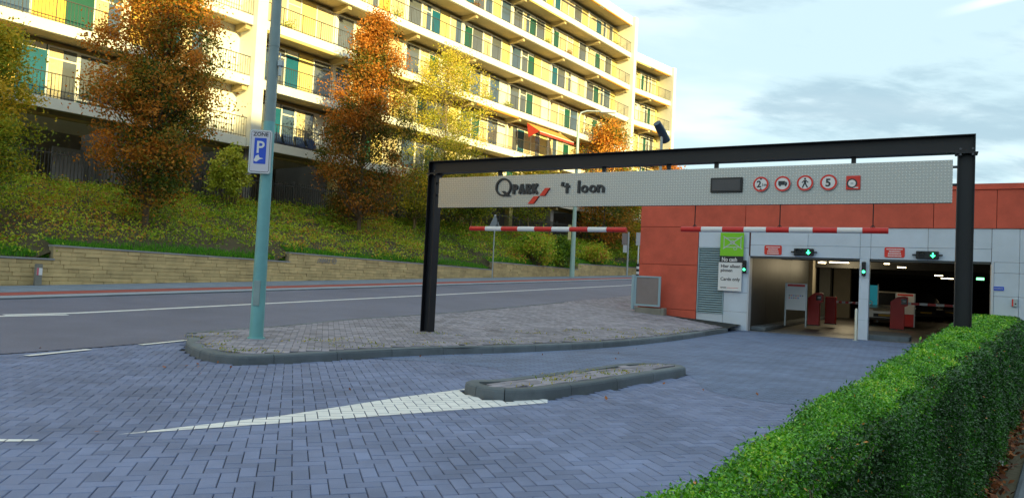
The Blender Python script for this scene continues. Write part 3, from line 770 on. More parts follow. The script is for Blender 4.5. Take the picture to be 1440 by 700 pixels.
# pieces shared by every bay, built once: origin at floor level, left edge, wall face y = 0
DEP = 1.45                                          # depth of the balconies
def frame_mb(w, h, f=.07, d=.07, mid=None):
    mb = MB().box(0, f, 0, d, 0, h).box(w-f, w, 0, d, 0, h).box(f, w-f, 0, d, 0, f).box(f, w-f, 0, d, h-f, h)
    if mid: mb.box(f, w-f, .004, d-.004, mid, mid+f)
    return mb
ROOM = FH-.42
pieces = {}
def piece(key, fn, m):
    if key not in pieces: pieces[key] = fn().mesh(key[0], m)
    return pieces[key]
def add_window(x, z, w, h, parent_frame, glassm, curtain, mid=None, rotz=0, name='window'):
    o = link(name, piece((name+'_frame', w, h, mid), lambda: frame_mb(w, h, mid=mid), M_BWHITE), parent_frame, loc=(x, DEP-.06, z))
    link('pane', piece(('pane', w, h, glassm.name), lambda: MB().box(.07, w-.07, .03, .04, .07, h-.07), glassm), o)
    if curtain:
        def cm():
            mb = MB(); n = 12; x0, x1 = (.08, w-.08) if curtain == 1 else (.08, w*.5)
            vs = []
            for i in range(n+1):
                xx = x0+(x1-x0)*i/n; yy = .022+.006*(i % 2); vs += [(xx, yy, .1), (xx, yy, h-.09)]
            mb.add(vs, [(2*i, 2*i+2, 2*i+3, 2*i+1) for i in range(n)]); return mb
        link('curtain', piece(('curtain', w, h, curtain), cm, M_CURT), o)
    return o
def railing_mb(w):
    mb = MB(); mb.box(0, w, -.02, .02, .93, .965).box(0, w, -.012, .012, .06, .085)
    n = int(w/.125)
    for i in range(n+1):
        x = w*i/n; r = .014 if i % 9 == 0 else .0065
        mb.box(max(x-r, 0.0), min(x+r, w), -r, r, .0, .93)
    return mb
def bay(par, x0, k, kind, rnd):
    z = Z0+k*FH+.30
    doorm = M_DOORG if rnd.random() < .62 else M_DOORT
    wallm = M_OCHRE if (kind == 'left' and rnd.random() < .75) or rnd.random() < .08 else (M_BWALL if rnd.random() < .75 else M_BWHITE)
    H = ROOM-.02; x = x0; seq = rnd.choice(['PDWGAW', 'PWGDWA', 'PDWGWA', 'PWGDAW', 'PWDGWA']) if kind != 'left' else rnd.choice(['PADWG', 'PWADG', 'PADGW'])
    wid = {'P': .22, 'D': .85, 'W': 1.3, 'G': .95, 'A': 1.0}
    scale = (WB-.02)/sum(wid[c] for c in seq)
    for c in seq:
        w = round(wid[c]*scale, 2)
        if c == 'P': link('pilaster', piece(('pilaster', w), lambda: MB().box(0, w, -.1, .05, 0, H), M_BWHITE), par, loc=(x, DEP, z))
        elif c == 'D':
            link('door', piece(('door', w, doorm.name), lambda: MB().box(.04, w-.04, -.03, .03, .12, H-.25).box(.0, .04, -.05, .04, 0, H).box(w-.04, w, -.05, .04, 0, H), doorm), par, loc=(x, DEP, z))
            link('lintel', piece(('lintel', w), lambda: MB().box(0, w, -.035, .04, H-.245, H), M_BWHITE), par, loc=(x, DEP, z))
        elif c == 'W':
            add_window(x, z+.5, w, H-.52, par, M_PANEW if rnd.random() < .6 else M_PANEB, rnd.choice([0, 0, 1, 2, 1, 0]))
            link('breast_panel', piece(('breast_panel', w), lambda: MB().box(.01, w-.01, -.04, .05, 0, .495), rnd.choice([M_BWHITE, M_BWHITE, M_DOORG])), par, loc=(x, DEP, z))
        elif c == 'G': add_window(x, z, w, H, par, M_PANEW if rnd.random() < .5 else M_PANEB, rnd.choice([0, 1, 2]), mid=1.95, name='balcony_door')
        elif c == 'A': link('wall_panel', piece(('wall_panel', w, wallm.name), lambda: MB().box(.005, w-.005, -.02, .06, 0, H), wallm), par, loc=(x, DEP, z))
        x += w
def storeys(par, x0, nb, floors, kind, seed, roof_at):
    rnd = random.Random(seed); x1 = x0+nb*WB
    for k in floors:
        zb = Z0+k*FH
        link('balcony_slab', MB().box(x0, x1, -.02, .16, zb, zb+.43).box(x0, x1, .16, DEP+.3, zb+.1, zb+.298).mesh('balcony_slab', [M_BWHITE]), par)
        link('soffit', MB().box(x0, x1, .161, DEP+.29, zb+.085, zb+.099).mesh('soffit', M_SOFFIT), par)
        for i in range(nb+1):
            xx = min(max(x0+i*WB, x0+.15), x1-.15)
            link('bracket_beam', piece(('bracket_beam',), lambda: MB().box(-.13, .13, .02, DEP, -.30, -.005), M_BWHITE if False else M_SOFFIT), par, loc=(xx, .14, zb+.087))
        for i in range(nb):
            if k < roof_at:
                bay(par, x0+i*WB, k, kind, rnd)
                link('balcony_railing', piece(('balcony_railing',), lambda: railing_mb(WB), M_RAIL), par, loc=(x0+i*WB, .05, zb+.43))
                if rnd.random() < .35 and k > 0:
                    am = rnd.choice([M_AWNO, M_AWNO, M_BWALL])
                    link('rolled_awning', piece(('rolled_awning', am.name), lambda: MB().tube([(.2, 0, 0), (WB-.6, 0, 0)], .075, 8), am), par, loc=(x0+i*WB, -.1, zb+FH-.13))
    link('facade_wall', MB().box(x0, x1, DEP+.31, DEP+.6, Z0, Z0+roof_at*FH).mesh('facade_wall', M_BWALL), par)
    zr = Z0+roof_at*FH
    link('roof', MB().box(x0, x1, -.05, .2, zr, zr+.75).box(x0, x1, .2, 11, zr+.25, zr+.6).mesh('roof', M_BWHITE), par)
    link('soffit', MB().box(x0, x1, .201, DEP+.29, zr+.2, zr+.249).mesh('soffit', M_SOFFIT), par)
    link('rear_wall', MB().box(x0, x1, 10.6, 10.9, 3.5, zr+.24).mesh('rear_wall', M_BWHITE), par)
storeys(block, LEFT0, NB_L, range(0, 6), 'left', 3, 6)
for k in range(6):
    zb = Z0+k*FH; xl = LEFT0-7*WB
    link('balcony_slab', MB().box(xl, LEFT0-.002, -.02, .16, zb, zb+.43).box(xl, LEFT0-.002, .16, DEP+.3, zb+.1, zb+.298).mesh('balcony_slab', [M_BWHITE]), block)
    for i in range(7): link('balcony_railing', piece(('balcony_railing',), lambda: railing_mb(WB), M_RAIL), block, loc=(xl+i*WB, .05, zb+.43))
link('facade_wall', MB().box(LEFT0-7*WB, LEFT0-.002, DEP, DEP+.6, Z0, Z0+6*FH+.6).mesh('facade_wall', M_OCHRE), block)
link('undercroft_wall', MB().box(LEFT0-7*WB, LEFT0-.002, 4.0, 4.3, 3.0, Z0+.08).mesh('undercroft_wall', M_CARC), block)
storeys(block, T_PIER+.25, NB_M, range(0, 6), 'main', 5, 6)
for t, wf in ((T_PIER, .56), (T_FIN2, .5)):
    link('fin_wall', MB().box(t-wf/2, t+wf/2, -.3, DEP+.3, Z0+.001, Z0+6*FH+.76).mesh('fin_wall', M_BWHITE), block)
for t in (T_PIER, ):
    link('fin_wall', MB().box(t-1.7, t-wf/2-.001, DEP-.35, DEP+.28, Z0+.3, Z0+6*FH).mesh('fin_wall', M_BWHITE), block)
link('end_wall', MB().box(T_FIN2-.2, T_FIN2+.24, DEP+.301, 10.9, 3.5, Z0+6*FH+.7).mesh('end_wall', M_BWHITE), block)
# ground floor: open undercroft with cross walls and a back wall
link('undercroft_wall', MB().box(LEFT0, T_FIN2+14, 6.0, 6.3, 3.2, Z0+.08).mesh('undercroft_wall', M_CARC), block)
for i in range(-NB_L, NB_M+3):
    t = T_PIER+.25+i*WB
    link('cross_wall', MB().box(t-.13, t+.13, 1.0, 5.9, 3.2, Z0+.08).mesh('cross_wall', M_CARC), block)
    link('column', MB().box(t-.2, t+.2, .6, .99, 3.2, Z0+.08).mesh('column', M_BWALL if i in (1, 3, 4) else M_CARC), block)
bay_door = MB().box(0, 1.6, 5.9, 5.98, 3.9, 6.1); 
# undercroft glass doors seen left of the orange tree
xa = bt(72, 235, 4.0); link('entrance_door', MB().box(xa, xa+1.3, 4.0, 4.08, 4.0, 6.0).mesh('entrance_door', M_WTRIM), block)
link('entrance_door', MB().box(xa+1.8, xa+2.9, 4.0, 4.08, 4.0, 6.0).mesh('entrance_door', M_DOORT), block)
# lower wing at the far end, turned a little
wing = thing('apartment_wing', 'lower end wing of the pale block, one storey shorter, right of the tall fin', 'apartment block', BF.w(T_FIN2+.26, 0), BF.ang+R2)

WTOP = Z0+5*FH+.76
def wing_len():
    for L in np.arange(4, 16, .1):
        p = BF.w(T_FIN2+.26, 0)+L*np.array([math.cos(BF.ang+R2), math.sin(BF.ang+R2), 0])+np.array([0, 0, WTOP])
        if pr(p)[0] > 944: return L
    return 8
WL = wing_len(); _wb = WB; WB = WL/2; pieces_main = pieces; pieces = {}
storeys(wing, 0.0, 2, range(0, 5), 'main', 8, 5)
WB = _wb; pieces = pieces_main
link('fin_wall', MB().box(WL, WL+.4, -.25, 11, 3.5, WTOP).mesh('fin_wall', M_BWHITE), wing)

# tubular fence along the open ground floor
fence = thing('metal_fence', 'dark tubular metal fence along the open ground floor of the apartment block', 'fence', BF.w(LEFT0, .2), BF.ang)
FL = T_FIN2-LEFT0; n = int(FL/2.4)
fb = MB(); 
for i in range(n):
    x0 = i*2.4; zg = b_ground(LEFT0+x0)-.02; w = 2.4
    link('post', MB().box(x0-.035, x0+.035, -.035, .035, zg-.1, zg+1.36).mesh('post', M_RAIL), fence)
    [link('rail', MB().box(x0+.036, x0+w-.036, -.02, .02, zg+q_, zg+q_+.05).mesh('rail', M_RAIL), fence) for q_ in (1.14, .1)]
    for j in range(1, 18): x = x0+w*j/18; fb.box(x-.014, x+.014, -.014, .014, zg+.05, zg+1.32)
fb.build('bars', M_RAIL, fence, kind='stuff')

# red sun awning let down over one balcony, navy loungers and potted plants on the balconies
k_aw = 1; 
ta = bt(742, 176, 0); 
aw = thing('sun_awning', 'orange and red sun awning let down over a balcony of the apartment block', 'awning', BF.w(ta, -.02, 0), BF.ang)
za = Z0+2*FH-.02
za = BF.at(742, 172)[1]
AWL = bt(790, 187)-ta
MB().add([(0, .1, za), (AWL, .1, za), (AWL, -1.1, za-.75), (0, -1.1, za-.75), (0, .1, za-.02), (AWL, .1, za-.02), (AWL, -1.1, za-.77), (0, -1.1, za-.77)], [(0, 3, 2, 1), (4, 5, 6, 7), (0, 1, 5, 4), (2, 3, 7, 6), (1, 2, 6, 5), (3, 0, 4, 7)]).build('canopy', M_AWNO, aw)
MB().box(0, AWL, -1.12, -1.105, za-.95, za-.75).build('valance', M_AWNR, aw)
MB().add([(.01, .1, za-.05), (.01, -1.05, za-.75), (.01, -.1, za-1.1), (.03, .1, za-.05), (.03, -1.05, za-.75), (.03, -.1, za-1.1)], [(0, 1, 2), (3, 5, 4), (0, 3, 4, 1), (1, 4, 5, 2), (2, 5, 3, 0)]).build('side_cloth', M_AWNR, aw)
MB().tube([(0, -1.1, za-.76), (AWL, -1.1, za-.76)], .03, 8).build('front_bar', M_BWHITE, aw)
def deck_chair():
    t = thing('deck_chair', '', 'chair', (0, 0, 0), BF.ang)
    MB().add([(0, 0, .32), (.55, 0, .32), (.55, .55, .27), (0, .55, .27), (0, 0, .28), (.55, 0, .28), (.55, .55, .23), (0, .55, .23)], [(0, 1, 2, 3), (4, 7, 6, 5), (0, 4, 5, 1), (1, 5, 6, 2), (2, 6, 7, 3), (3, 7, 4, 0)]).build('seat', M_LOUNGE, t)
    MB().add([(0, .5, .27), (.55, .5, .27), (.55, .85, .95), (0, .85, .95), (0, .54, .27), (.55, .54, .27), (.55, .89, .95), (0, .89, .95)], [(0, 1, 2, 3), (4, 7, 6, 5), (0, 4, 5, 1), (1, 5, 6, 2), (2, 6, 7, 3), (3, 7, 4, 0)]).build('backrest', M_LOUNGE, t)
    for x in (0.0, .52):
        for y in (.02, .5): MB().box(x, x+.03, y, y+.03, 0, .24).build('leg', M_RAIL, t)
    return t
dc = deck_chair(); tc0 = bt(392, 188, .5)
for i in range(4):
    o = dc if i == 0 else copy_tree(dc)
    o.location = tuple(BF.w(tc0+i*.72, .4, Z0+.31)); o['label'] = ('leftmost navy deck chair of the row on the lowest balcony', 'second navy deck chair from the lamp post on the lowest balcony', 'third navy deck chair from the lamp post on the lowest balcony', 'rightmost navy deck chair of the row on the lowest balcony')[i]; o['group'] = 'navy deck chairs on the balcony'

# unseen block of flats added behind the viewer to keep low sun off the car park
oc = BF.o + 78*to_sun/np.linalg.norm(to_sun[:2]); och = 7.9+78*math.tan(SUN_EL)
opp = thing('shade_block', 'tall brick block of flats added out of view to shade the car park', 'apartment block', (oc[0], oc[1], -.1), BF.ang)
M_OBR = mat('brown_brick', (.30, .19, .13), .9, var=.15)
MB().box(-75, 110, -12, 0, 0, och).build('wall', M_OBR, opp)
MB().box(-75.3, 110.3, -12.3, .3, och, och+.25).build('roof', M_COPE, opp)
win = MB()
for f_ in range(8):
    for i in range(60):
        win.box(-73+i*3.05, -71.2+i*3.05, .0005, .03, 1+f_*2.9, 2.6+f_*2.9)
win.build('window_rows', M_PANEB, opp, kind='stuff')

# ================================================================== CAR PARK BUILDING
garage = thing('car_park_building', 'low car park entrance building of red panels over pale metal with two dark openings', 'car park', FF.o, FF.ang)
fa = lambda px, py=400: FF.at(px, py)[0]
fz = lambda px, py: FF.at(px, py)[1]
A_RED, A_J1, A_P0, A_P1, A_J2 = fa(898, 400), fa(1053.5, 400), fa(1207.5, 420), fa(1221.5, 420), fa(1393.5, 400)
A_W = fa(981, 380); Z_L, Z_B, Z_T = 2.285, 3.165, 4.36
AR = A_J2+7.0
def gp(name, mb, m, **k): return mb.build(name, m, garage, **k)
def panel(name, a0, a1, z0, z1, m, y=0.0, g=.006, th=.075): return gp(name, MB().box(a0+g, a1-g, y, y+th, z0+g, z1-g, .006), m)
# red cladding
vj = [A_RED, fa(977.5, 300), fa(1049, 300), fa(1097, 300), fa(1228, 300), fa(1313, 300), fa(1402, 290), fa(1402, 290)+2.1, fa(1402, 290)+4.2, AR]
for a, b in zip(vj[:-1], vj[1:]): panel('cladding_panel', a, b, Z_B, Z_T-.16, M_REDSTONE, -.03)
rz = [-.1, fz(940, 434), fz(940, 372), Z_B]
for za_, zb_ in zip(rz[:-1], rz[1:]): panel('cladding_panel', A_RED, A_W, za_, zb_, M_REDSTONE, -.03)
gp('coping', MB().box(A_RED-.03, AR, -.06, .3, Z_T-.155, Z_T-.125).box(A_RED-.02, AR, -.04, .3, Z_T-.124, Z_T), [M_REDSTONE])
gp('wall_core', MB().box(A_RED+.004, A_J1-.02, .05, .3, -.2, Z_T-.17).box(A_J1-.019, A_J2+.02, .05, .3, Z_L+.02, Z_T-.17).box(A_J2+.021, AR, .05, .3, -.2, Z_T-.17), M_REDJOINT)
# side wall along the street
SW = Frame(FF.w(A_RED, .0), math.degrees(math.atan2(RU[1], RU[0])))
for i in range(10):
    for za_, zb_ in ((-.3, 1.35), (1.35, Z_B), (Z_B, Z_T-.01)):
        l0 = FF.l(SW.w(.02+i*3, 0)); l1 = FF.l(SW.w(2.99+i*3, 0)); n_ = np.array(FF.l(FF.o+SW.y))*.06
        gp('cladding_panel', MB().add([(l0[0], l0[1], za_+.006), (l1[0], l1[1], za_+.006), (l1[0]-n_[0], l1[1]-n_[1], za_+.006), (l0[0]-n_[0], l0[1]-n_[1], za_+.006), (l0[0], l0[1], zb_-.006), (l1[0], l1[1], zb_-.006), (l1[0]-n_[0], l1[1]-n_[1], zb_-.006), (l0[0]-n_[0], l0[1]-n_[1], zb_-.006)],
            [(0, 1, 2, 3), (4, 7, 6, 5), (0, 4, 5, 1), (1, 5, 6, 2), (2, 6, 7, 3), (3, 7, 4, 0)]), M_REDSTONE)
far = FF.l(SW.w(30, 0))
gp('roof', MB().prism([(A_RED+.1, .31), (AR, .31), (AR, far[1]), (far[0]+.1, far[1])], Z_T-.4, Z_T-.03, 'xy'), M_COPE)
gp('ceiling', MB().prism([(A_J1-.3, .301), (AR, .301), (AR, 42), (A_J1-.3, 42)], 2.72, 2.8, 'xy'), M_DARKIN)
# pale metal panels
ZS = fz(1120, 345.5)
zc_ = [Z_L, ZS, Z_B]
for z0_, z1_ in zip(zc_[:-1], zc_[1:]):
    xs_ = [A_J1, fa(1136, 350), A_P0, A_P1+.02, fa(1305, 350), A_J2]
    for a, b in zip(xs_[:-1], xs_[1:]): panel('metal_panel', a, b, z0_, z1_, M_WPANEL, .0, .003)
A_18 = fa(1018, 400)
zl0, zl1 = fz(1000, 440), fz(1000, 348)
panel('metal_panel', A_W, A_18, -.1, zl0, M_WPANEL); panel('metal_panel', A_W, A_J1-.04, zl1, Z_B, M_WPANEL)
for z0_, z1_ in ((-.1, .55), (.55, 1.15), (1.15, 1.75), (1.75, zl1)): panel('metal_panel', A_18, A_J1-.04, z0_, z1_, M_WPANEL, g=.003)
zz = [-.2, .45, fz(1410, 417), fz(1410, 384), Z_L, Z_B]
for z0_, z1_ in zip(zz[:-1], zz[1:]):
    xs_ = [A_J2+(.06 if z1_ <= Z_L else .003), fa(1433, 400), fa(1433, 400)+2.0, AR]
    for a, b in zip(xs_[:-1], xs_[1:]): panel('metal_panel', a, b, z0_, z1_, M_WPANEL, g=.003)
gp('jamb', MB().box(A_J1-.037, A_J1-.001, -.02, .36, -.1, Z_L+.0), M_WTRIM); gp('jamb', MB().box(A_J2+.001, A_J2+.057, -.02, .36, -.1, Z_L), M_WTRIM)
gp('lintel', MB().box(A_J1, A_P0-.001, .06, .36, Z_L-.05, Z_L-.002), M_GREYIN); gp('lintel', MB().box(A_P1+.001, A_J2, .06, .36, Z_L-.05, Z_L-.002), M_GREYIN)
gp('pillar', MB().box(A_P0, A_P1, -.03, .34, -.05, Z_L-.003, .012), M_WPANEL)
for k_ in (.55, 1.15, 1.75): gp('pillar_joint', MB().box(A_P0-.001, A_P1+.001, -.031, .1, k_, k_+.006), M_LOUVRE)
# louvre
lv = MB().box(A_W+.03, A_18-.01, .05, .1, zl0, zl1).build('louvre', M_BLACK, garage)
fr = MB().box(A_W+.008, A_W+.04, -.02, .06, zl0, zl1).box(A_18-.03, A_18-.004, -.02, .06, zl0, zl1).box(A_W+.041, A_18-.031, -.02, .06, zl0, zl0+.03).box(A_W+.041, A_18-.031, -.02, .06, zl1-.03, zl1).build('frame', M_LOUVRE, lv)
nl = 27
for i in range(nl):
    z = zl0+.04+(zl1-zl0-.08)*(i+.2)/nl; d_ = (zl1-zl0-.08)/nl
    MB().add([(A_W+.042, -.015, z), (A_18-.032, -.015, z), (A_18-.032, .04, z+d_*.62), (A_W+.042, .04, z+d_*.62), (A_W+.042, -.015, z+.012), (A_18-.032, -.015, z+.012), (A_18-.032, .04, z+d_*.62+.012), (A_W+.042, .04, z+d_*.62+.012)],
        [(0, 3, 2, 1), (4, 5, 6, 7), (0, 1, 5, 4), (1, 2, 6, 5), (2, 3, 7, 6), (3, 0, 4, 7)]).build('slat', M_LOUVRE, lv)
# inside
fl = MB().prism([(A_J1-.3, .02), (AR, .02), (AR, 42), (A_J1-.3, 42)], -.06, .004, 'xy').build('garage_floor', M_GFLOOR, garage)
def yin(a, px):
    lo, hi = 0.0, 60.0
    for _ in range(50):
        m_ = (lo+hi)/2
        if pr(FF.w(a, m_, .5))[0] < px: lo = m_
        else: hi = m_
    return lo
y1 = yin(A_J1, 1136); y2 = yin(A_J1, 1153)
nW = 5
for i in range(nW): gp('wall_panel', MB().box(A_J1-.12, A_J1-.02, .37+(y1-.37)*i/nW+.004, .37+(y1-.37)*(i+1)/nW-.004, 0, 2.7), mat('charcoal_wall_panel', (.045, .05, .05), .5, var=.25, vscale=1.5))
gp('cream_column', MB().box(A_J1-.3, A_J1+.16, y1+.05, y1+.75, 0, 2.71, .01), M_CREAMIN); gp('cream_column', MB().box(A_J1-.3, A_J1+.1, y1+.8, y1+1.5, 0, 2.71, .01), M_CREAMIN)
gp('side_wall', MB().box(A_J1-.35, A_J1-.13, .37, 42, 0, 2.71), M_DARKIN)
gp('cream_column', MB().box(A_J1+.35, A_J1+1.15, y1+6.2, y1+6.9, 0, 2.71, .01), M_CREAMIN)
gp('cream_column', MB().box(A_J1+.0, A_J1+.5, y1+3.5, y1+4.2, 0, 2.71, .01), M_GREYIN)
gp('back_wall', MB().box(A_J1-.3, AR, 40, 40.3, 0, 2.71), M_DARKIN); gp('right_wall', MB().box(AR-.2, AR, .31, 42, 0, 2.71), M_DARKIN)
for i, (a, y) in enumerate(((6.2, 17), (6.2, 25), (-3, 25))): gp('concrete_column', MB().box(a-.25, a+.25, y, y+.5, 0.005, 2.71, .01), M_GREYIN)
for y in (5.2, 13.0, 21, 29): gp('ceiling_beam', MB().box(A_J1-.1, AR-.21, y, y+.35, 2.42, 2.715), M_DARKIN)
kc = MB().box(A_J1+.0, A_J1+.45, .38, y2+.6, .0, .13, .02).build('inside_kerb', M_KERB, garage)
ip = [FF.l(G(x, y, .0)) for x, y in ((1222.5, 473), (1270, 476), (1288, 472), (1300, 466))]
y0i = ip[0][1]; 
gp('ticket_island', MB().prism([(A_P0+.08, .42), (A_P1+.75, .42), (A_P1+1.0, .6), (A_P1+1.05, 1.4), (A_P1+.9, 3.2), (A_P0+.08, 3.2)], .0, .13, 'xy'), M_KERB)
def tube_light(px, py, z, L, rot=0):
    p = G(px, py, z); a, y = FF.l(p)
    t = thing('ceiling_light', '', 'lamp', (p[0], p[1], z), FF.ang+rot, 'lit tubes inside the car park')
    MB().box(-L/2, L/2, -.06, .06, .03, .09).build('housing', M_WTRIM, t); MB().box(-L/2+.02, L/2-.02, -.04, .04, 0, .029).build('tube', M_TUBE, t); return t
for lab, px, py, z, L, rt_ in (('lit ceiling tube nearest the pillar in the right opening', 1247, 371.5, 2.45, .22, 0), ('longer lit tube right of the first one in the right opening', 1268, 376.5, 2.4, .42, .9),
        ('small far lit tube deep in the right opening', 1320, 388, 2.35, .4, 0), ('lit tube close left of the black portal post', 1332, 392, 2.32, .7, .6), ('lit tube above the cream columns in the left opening', 1156, 370, 2.4, .35, .9), ('lit tube right of the cream columns in the left opening', 1180, 369.5, 2.4, .7, .3)):
    tube_light(px, py, z, L, rt_)['label'] = lab
# the light those tubes give
for p, pw in ((G(1268, 376.5, 2.3), 8), (FF.w(A_J1+1.6, y1+.2, 2.45), 38), (FF.w(-1.9, 7.2, 2.3), 9)):
    ld = bpy.data.lights.new('tube_glow', 'POINT'); ld.energy = pw; ld.color = (1, .82, .5); ld.shadow_soft_size = .3
    lo_ = bpy.data.objects.new('tube_glow', ld); COL.objects.link(lo_); lo_.location = tuple(p)
p = G(1378.5, 392, 2.0); ex_ = thing('exit_sign', 'small green lit escape sign behind the black portal post', 'sign', (p[0], p[1], 2.0), FF.ang)
MB().box(-.12, .12, 0, .03, -.05, .05).build('box', M_WTRIM, ex_); MB().box(-.11, .11, -.004, -.0005, -.04, .04).build('lit_face', M_GREENDIM, ex_)

# pay terminals, barriers, boards
def at_in(px, py, z=.13):
    p = G(px, py, z); return p
def terminal(px, py, label, w, h, d, hood, z=.13):
    p = G(px, py, z); t = thing('ticket_machine', label, 'ticket machine', p, FF.ang, 'red ticket machines and barrier cabinets')
    if hood:
        MB().prism([(-w/2, 0), (w/2, 0), (w/2, h*.68), (w/2+.1, h*.72), (w/2+.1, h*.97), (w/2, h), (0, h*.97), (-w/2, h*.82)], 0, d).build('cabinet', M_REDBOX, t)
        MB().box(w/2-.1, w/2+.07, -.012, -.001, h*.76, h*.92, ).build('screen', M_LENS, t); MB().box(w/2-.05, w/2+.04, -.02, -.013, h*.82, h*.87).build('button_panel', M_WTRIM, t)
    else:
        MB().box(-w/2, w/2, 0, d, 0, h, .015).build('cabinet', M_REDBOX, t); MB().box(w/2-.07, w/2-.02, -.01, -.001, .1, h-.06).build('door_edge', M_REDPAINT, t)
    MB().box(-w/2-.02, w/2+.02, -.02, d+.02, -.0, .03).build('plinth', M_BLACK, t)
    return t
sc_ = lambda px, py, z: float((G(px, py, z)-CAM)@FW)/FPX      # metres per photo pixel there
terminal(1143, 457.5, 'red ticket machine with a hooded reader beside the white info board', .36, 1.14, .35, True)
terminal(1167, 455.5, 'red barrier cabinet holding the arm in the left opening', .36, 1.0, .35, False)
terminal(1261, 463.5, 'red ticket machine with sloping top on the kerb right of the pillar', .42, 1.15, .35, True)
def info_board(px, py, label, w, h, post, red_foot, z=.13):
    p = G(px, py, z); t = thing('info_board', label, 'notice board', p, FF.ang)
    for s_ in (-1, 1): MB().box(s_*w/2-.02, s_*w/2+.02, 0, .04, 0, post+h).build('post', M_GALV, t)
    MB().box(-w/2+.021, w/2-.021, 0, .035, post, post+h).build('board', M_WHITE, t)
    MB().box(-w/2+.05, w/2-.05, -.004, -.0005, post+h-.1, post+h-.03).build('red_header', M_REDPLATE, t)
    for r_ in range(2):
        for c_ in range(7 if r_ == 0 else 5):
            x = -w/2+.1+c_*(w-.2)/6.5; MB().box(x, x+.03, -.004, -.0005, post+h*.52-r_*.08, post+h*.52-r_*.08+.035).build('printed_symbol', (M_LETTER, M_REDPLATE, M_BLUE)[(r_+c_) % 3], t)
    if red_foot: MB().box(-w/2+.021, w/2-.021, 0, .05, .02, post-.01).build('foot_panel', M_REDBOX, t)
    return t
info_board(1118, 458.5, 'white notice board with a red header on two posts inside the left opening', .64, .87, .53, False)
info_board(1272, 459.5, 'tall white board with red header and red foot behind the sloping ticket machine', .62, .78, .48, True)
def barrier(px0, py0, px1, py1, base, label):
    yb = FF.l(G(base[0], base[1], .13))[1]+.1
    a0, z0_ = FF.at(px0, py0, yb); a1, z1_ = FF.at(px1, py1, yb); z = (z0_+z1_)/2; L = a1-a0; t = thing('barrier_arm', label, 'barrier', FF.w(a0, yb, z), FF.ang)
    n = 7
    for i in range(n): MB().box(L*i/n+.001, L*(i+1)/n-.001, 0, .035, -.04, .04).build('band', M_REDPAINT if i % 2 else M_WHITE, t)
    return t
barrier(1174.5, 424.2, 1208, 426, (1167, 455.5), 'lowered red and white barrier arm in the left opening'); barrier(1270, 426.5, 1352, 430.5, (1261, 463.5), 'lowered red and white barrier arm in the right opening')
# cyan lit panel and parked cars in the gloom
p = G(1221, 452, .13); t = thing('vending_panel', 'cyan advertising panel half hidden behind the white pillar', 'panel', p, FF.ang)
M_CYAN = mat('cyan_panel', (.02, .35, .48), .4, emit=(.02, .45, .6), estr=.1)
MB().box(-.32, .32, 0, .12, .1, 1.55, .01).build('panel', M_CYAN, t); MB().box(-.36, -.321, -.01, .13, 0, 1.6).build('post', M_GALV, t); MB().box(.321, .36, -.01, .13, 0, 1.6).build('post', M_GALV, t)
MB().ring(.05, .8, .1, .06, -.006, -.0005, 20).build('emblem', M_TAPE, t)
M_CARS = mat('silver_car_paint', (.36, .35, .33), .3, metal=.5, var=.04); M_CARD = mat('dark_car_paint', (.02, .022, .03), .25, metal=.3, var=.05)
M_TYRE = mat('tyre', (.015, .015, .015), .9); M_HEAD = mat('headlight_glass', (.6, .6, .6), .1)
def car(px, py, label, paint, rot=0, z=.005):
    p = G(px, py, z); t = thing('parked_car', label, 'car', p, FF.ang+rot, 'cars parked deep in the car park')
    # nose towards -y
    prof = [(0, .25), (.02, .62), (.12, .74), (1.0, .86), (1.05, .88), (3.5, .92), (4.1, .9), (4.2, .6), (4.18, .25)]
    def loft(prof, w0, inset, z_split):
        mb = MB(); n = len(prof); vs = []
        for sx in (-1, 1):
            for y, z in prof: vs.append((sx*(w0-inset*max(0, z-z_split)), y, z))
        tri = tessellate_polygon([[Vector((y, z, 0)) for y, z in prof]])
        fs = [(i, (i+1) % n, (i+1) % n+n, i+n) for i in range(n)] + [tuple(q) for q in tri] + [tuple(i+n for i in q[::-1]) for q in tri]
        mb.add(vs, fs); return mb
    bd = loft(prof, .86, .12, .55).build('body', paint, t)
    loft([(1.0, .865), (1.75, 1.36), (2.2, 1.43), (3.1, 1.42), (3.95, .925)], .80, .32, .86).build('cabin', M_LENS, t)
    loft([(1.8, 1.38), (2.2, 1.445), (3.1, 1.435), (3.4, 1.3)], .80, .32, .86).build('roof', paint, t)
    for s_ in (-1, 1):
        MB().box(s_*.62-.16, s_*.62+.16, .012, .1, .6, .7, .02).build('headlight', M_HEAD, t)
        for y in (.85, 3.4):
            wb = MB(); wb.tube([(s_*.66, y, .31), (s_*.87, y, .31)], .31, 18); w_ = wb.build('wheel', M_TYRE, t)
            MB().tube([(s_*.868, y, .31), (s_*.88, y, .31)], .19, 14).build('rim', M_GALV, w_)
    MB().box(-.45, .45, -.012, .012, .38, .52).build('grille', M_BLACK, t); MB().box(-.26, .26, -.02, -.013, .42, .50).build('number_plate', mat('yellow_plate', (.4, .28, .03), .5), t)
    MB().box(-.8, .8, -.03, .05, .25, .36, .02).build('bumper', M_BLACK, t)
    return t
car(1245, 459, 'silver car parked behind the red ticket machine in the right opening', M_CARS)
car(1302, 452, 'dark car parked behind the lowered barrier in the right opening', M_CARD, R(8)); car(1336, 451, 'dark car parked deepest beside the black portal post', M_CARD, R(-5))

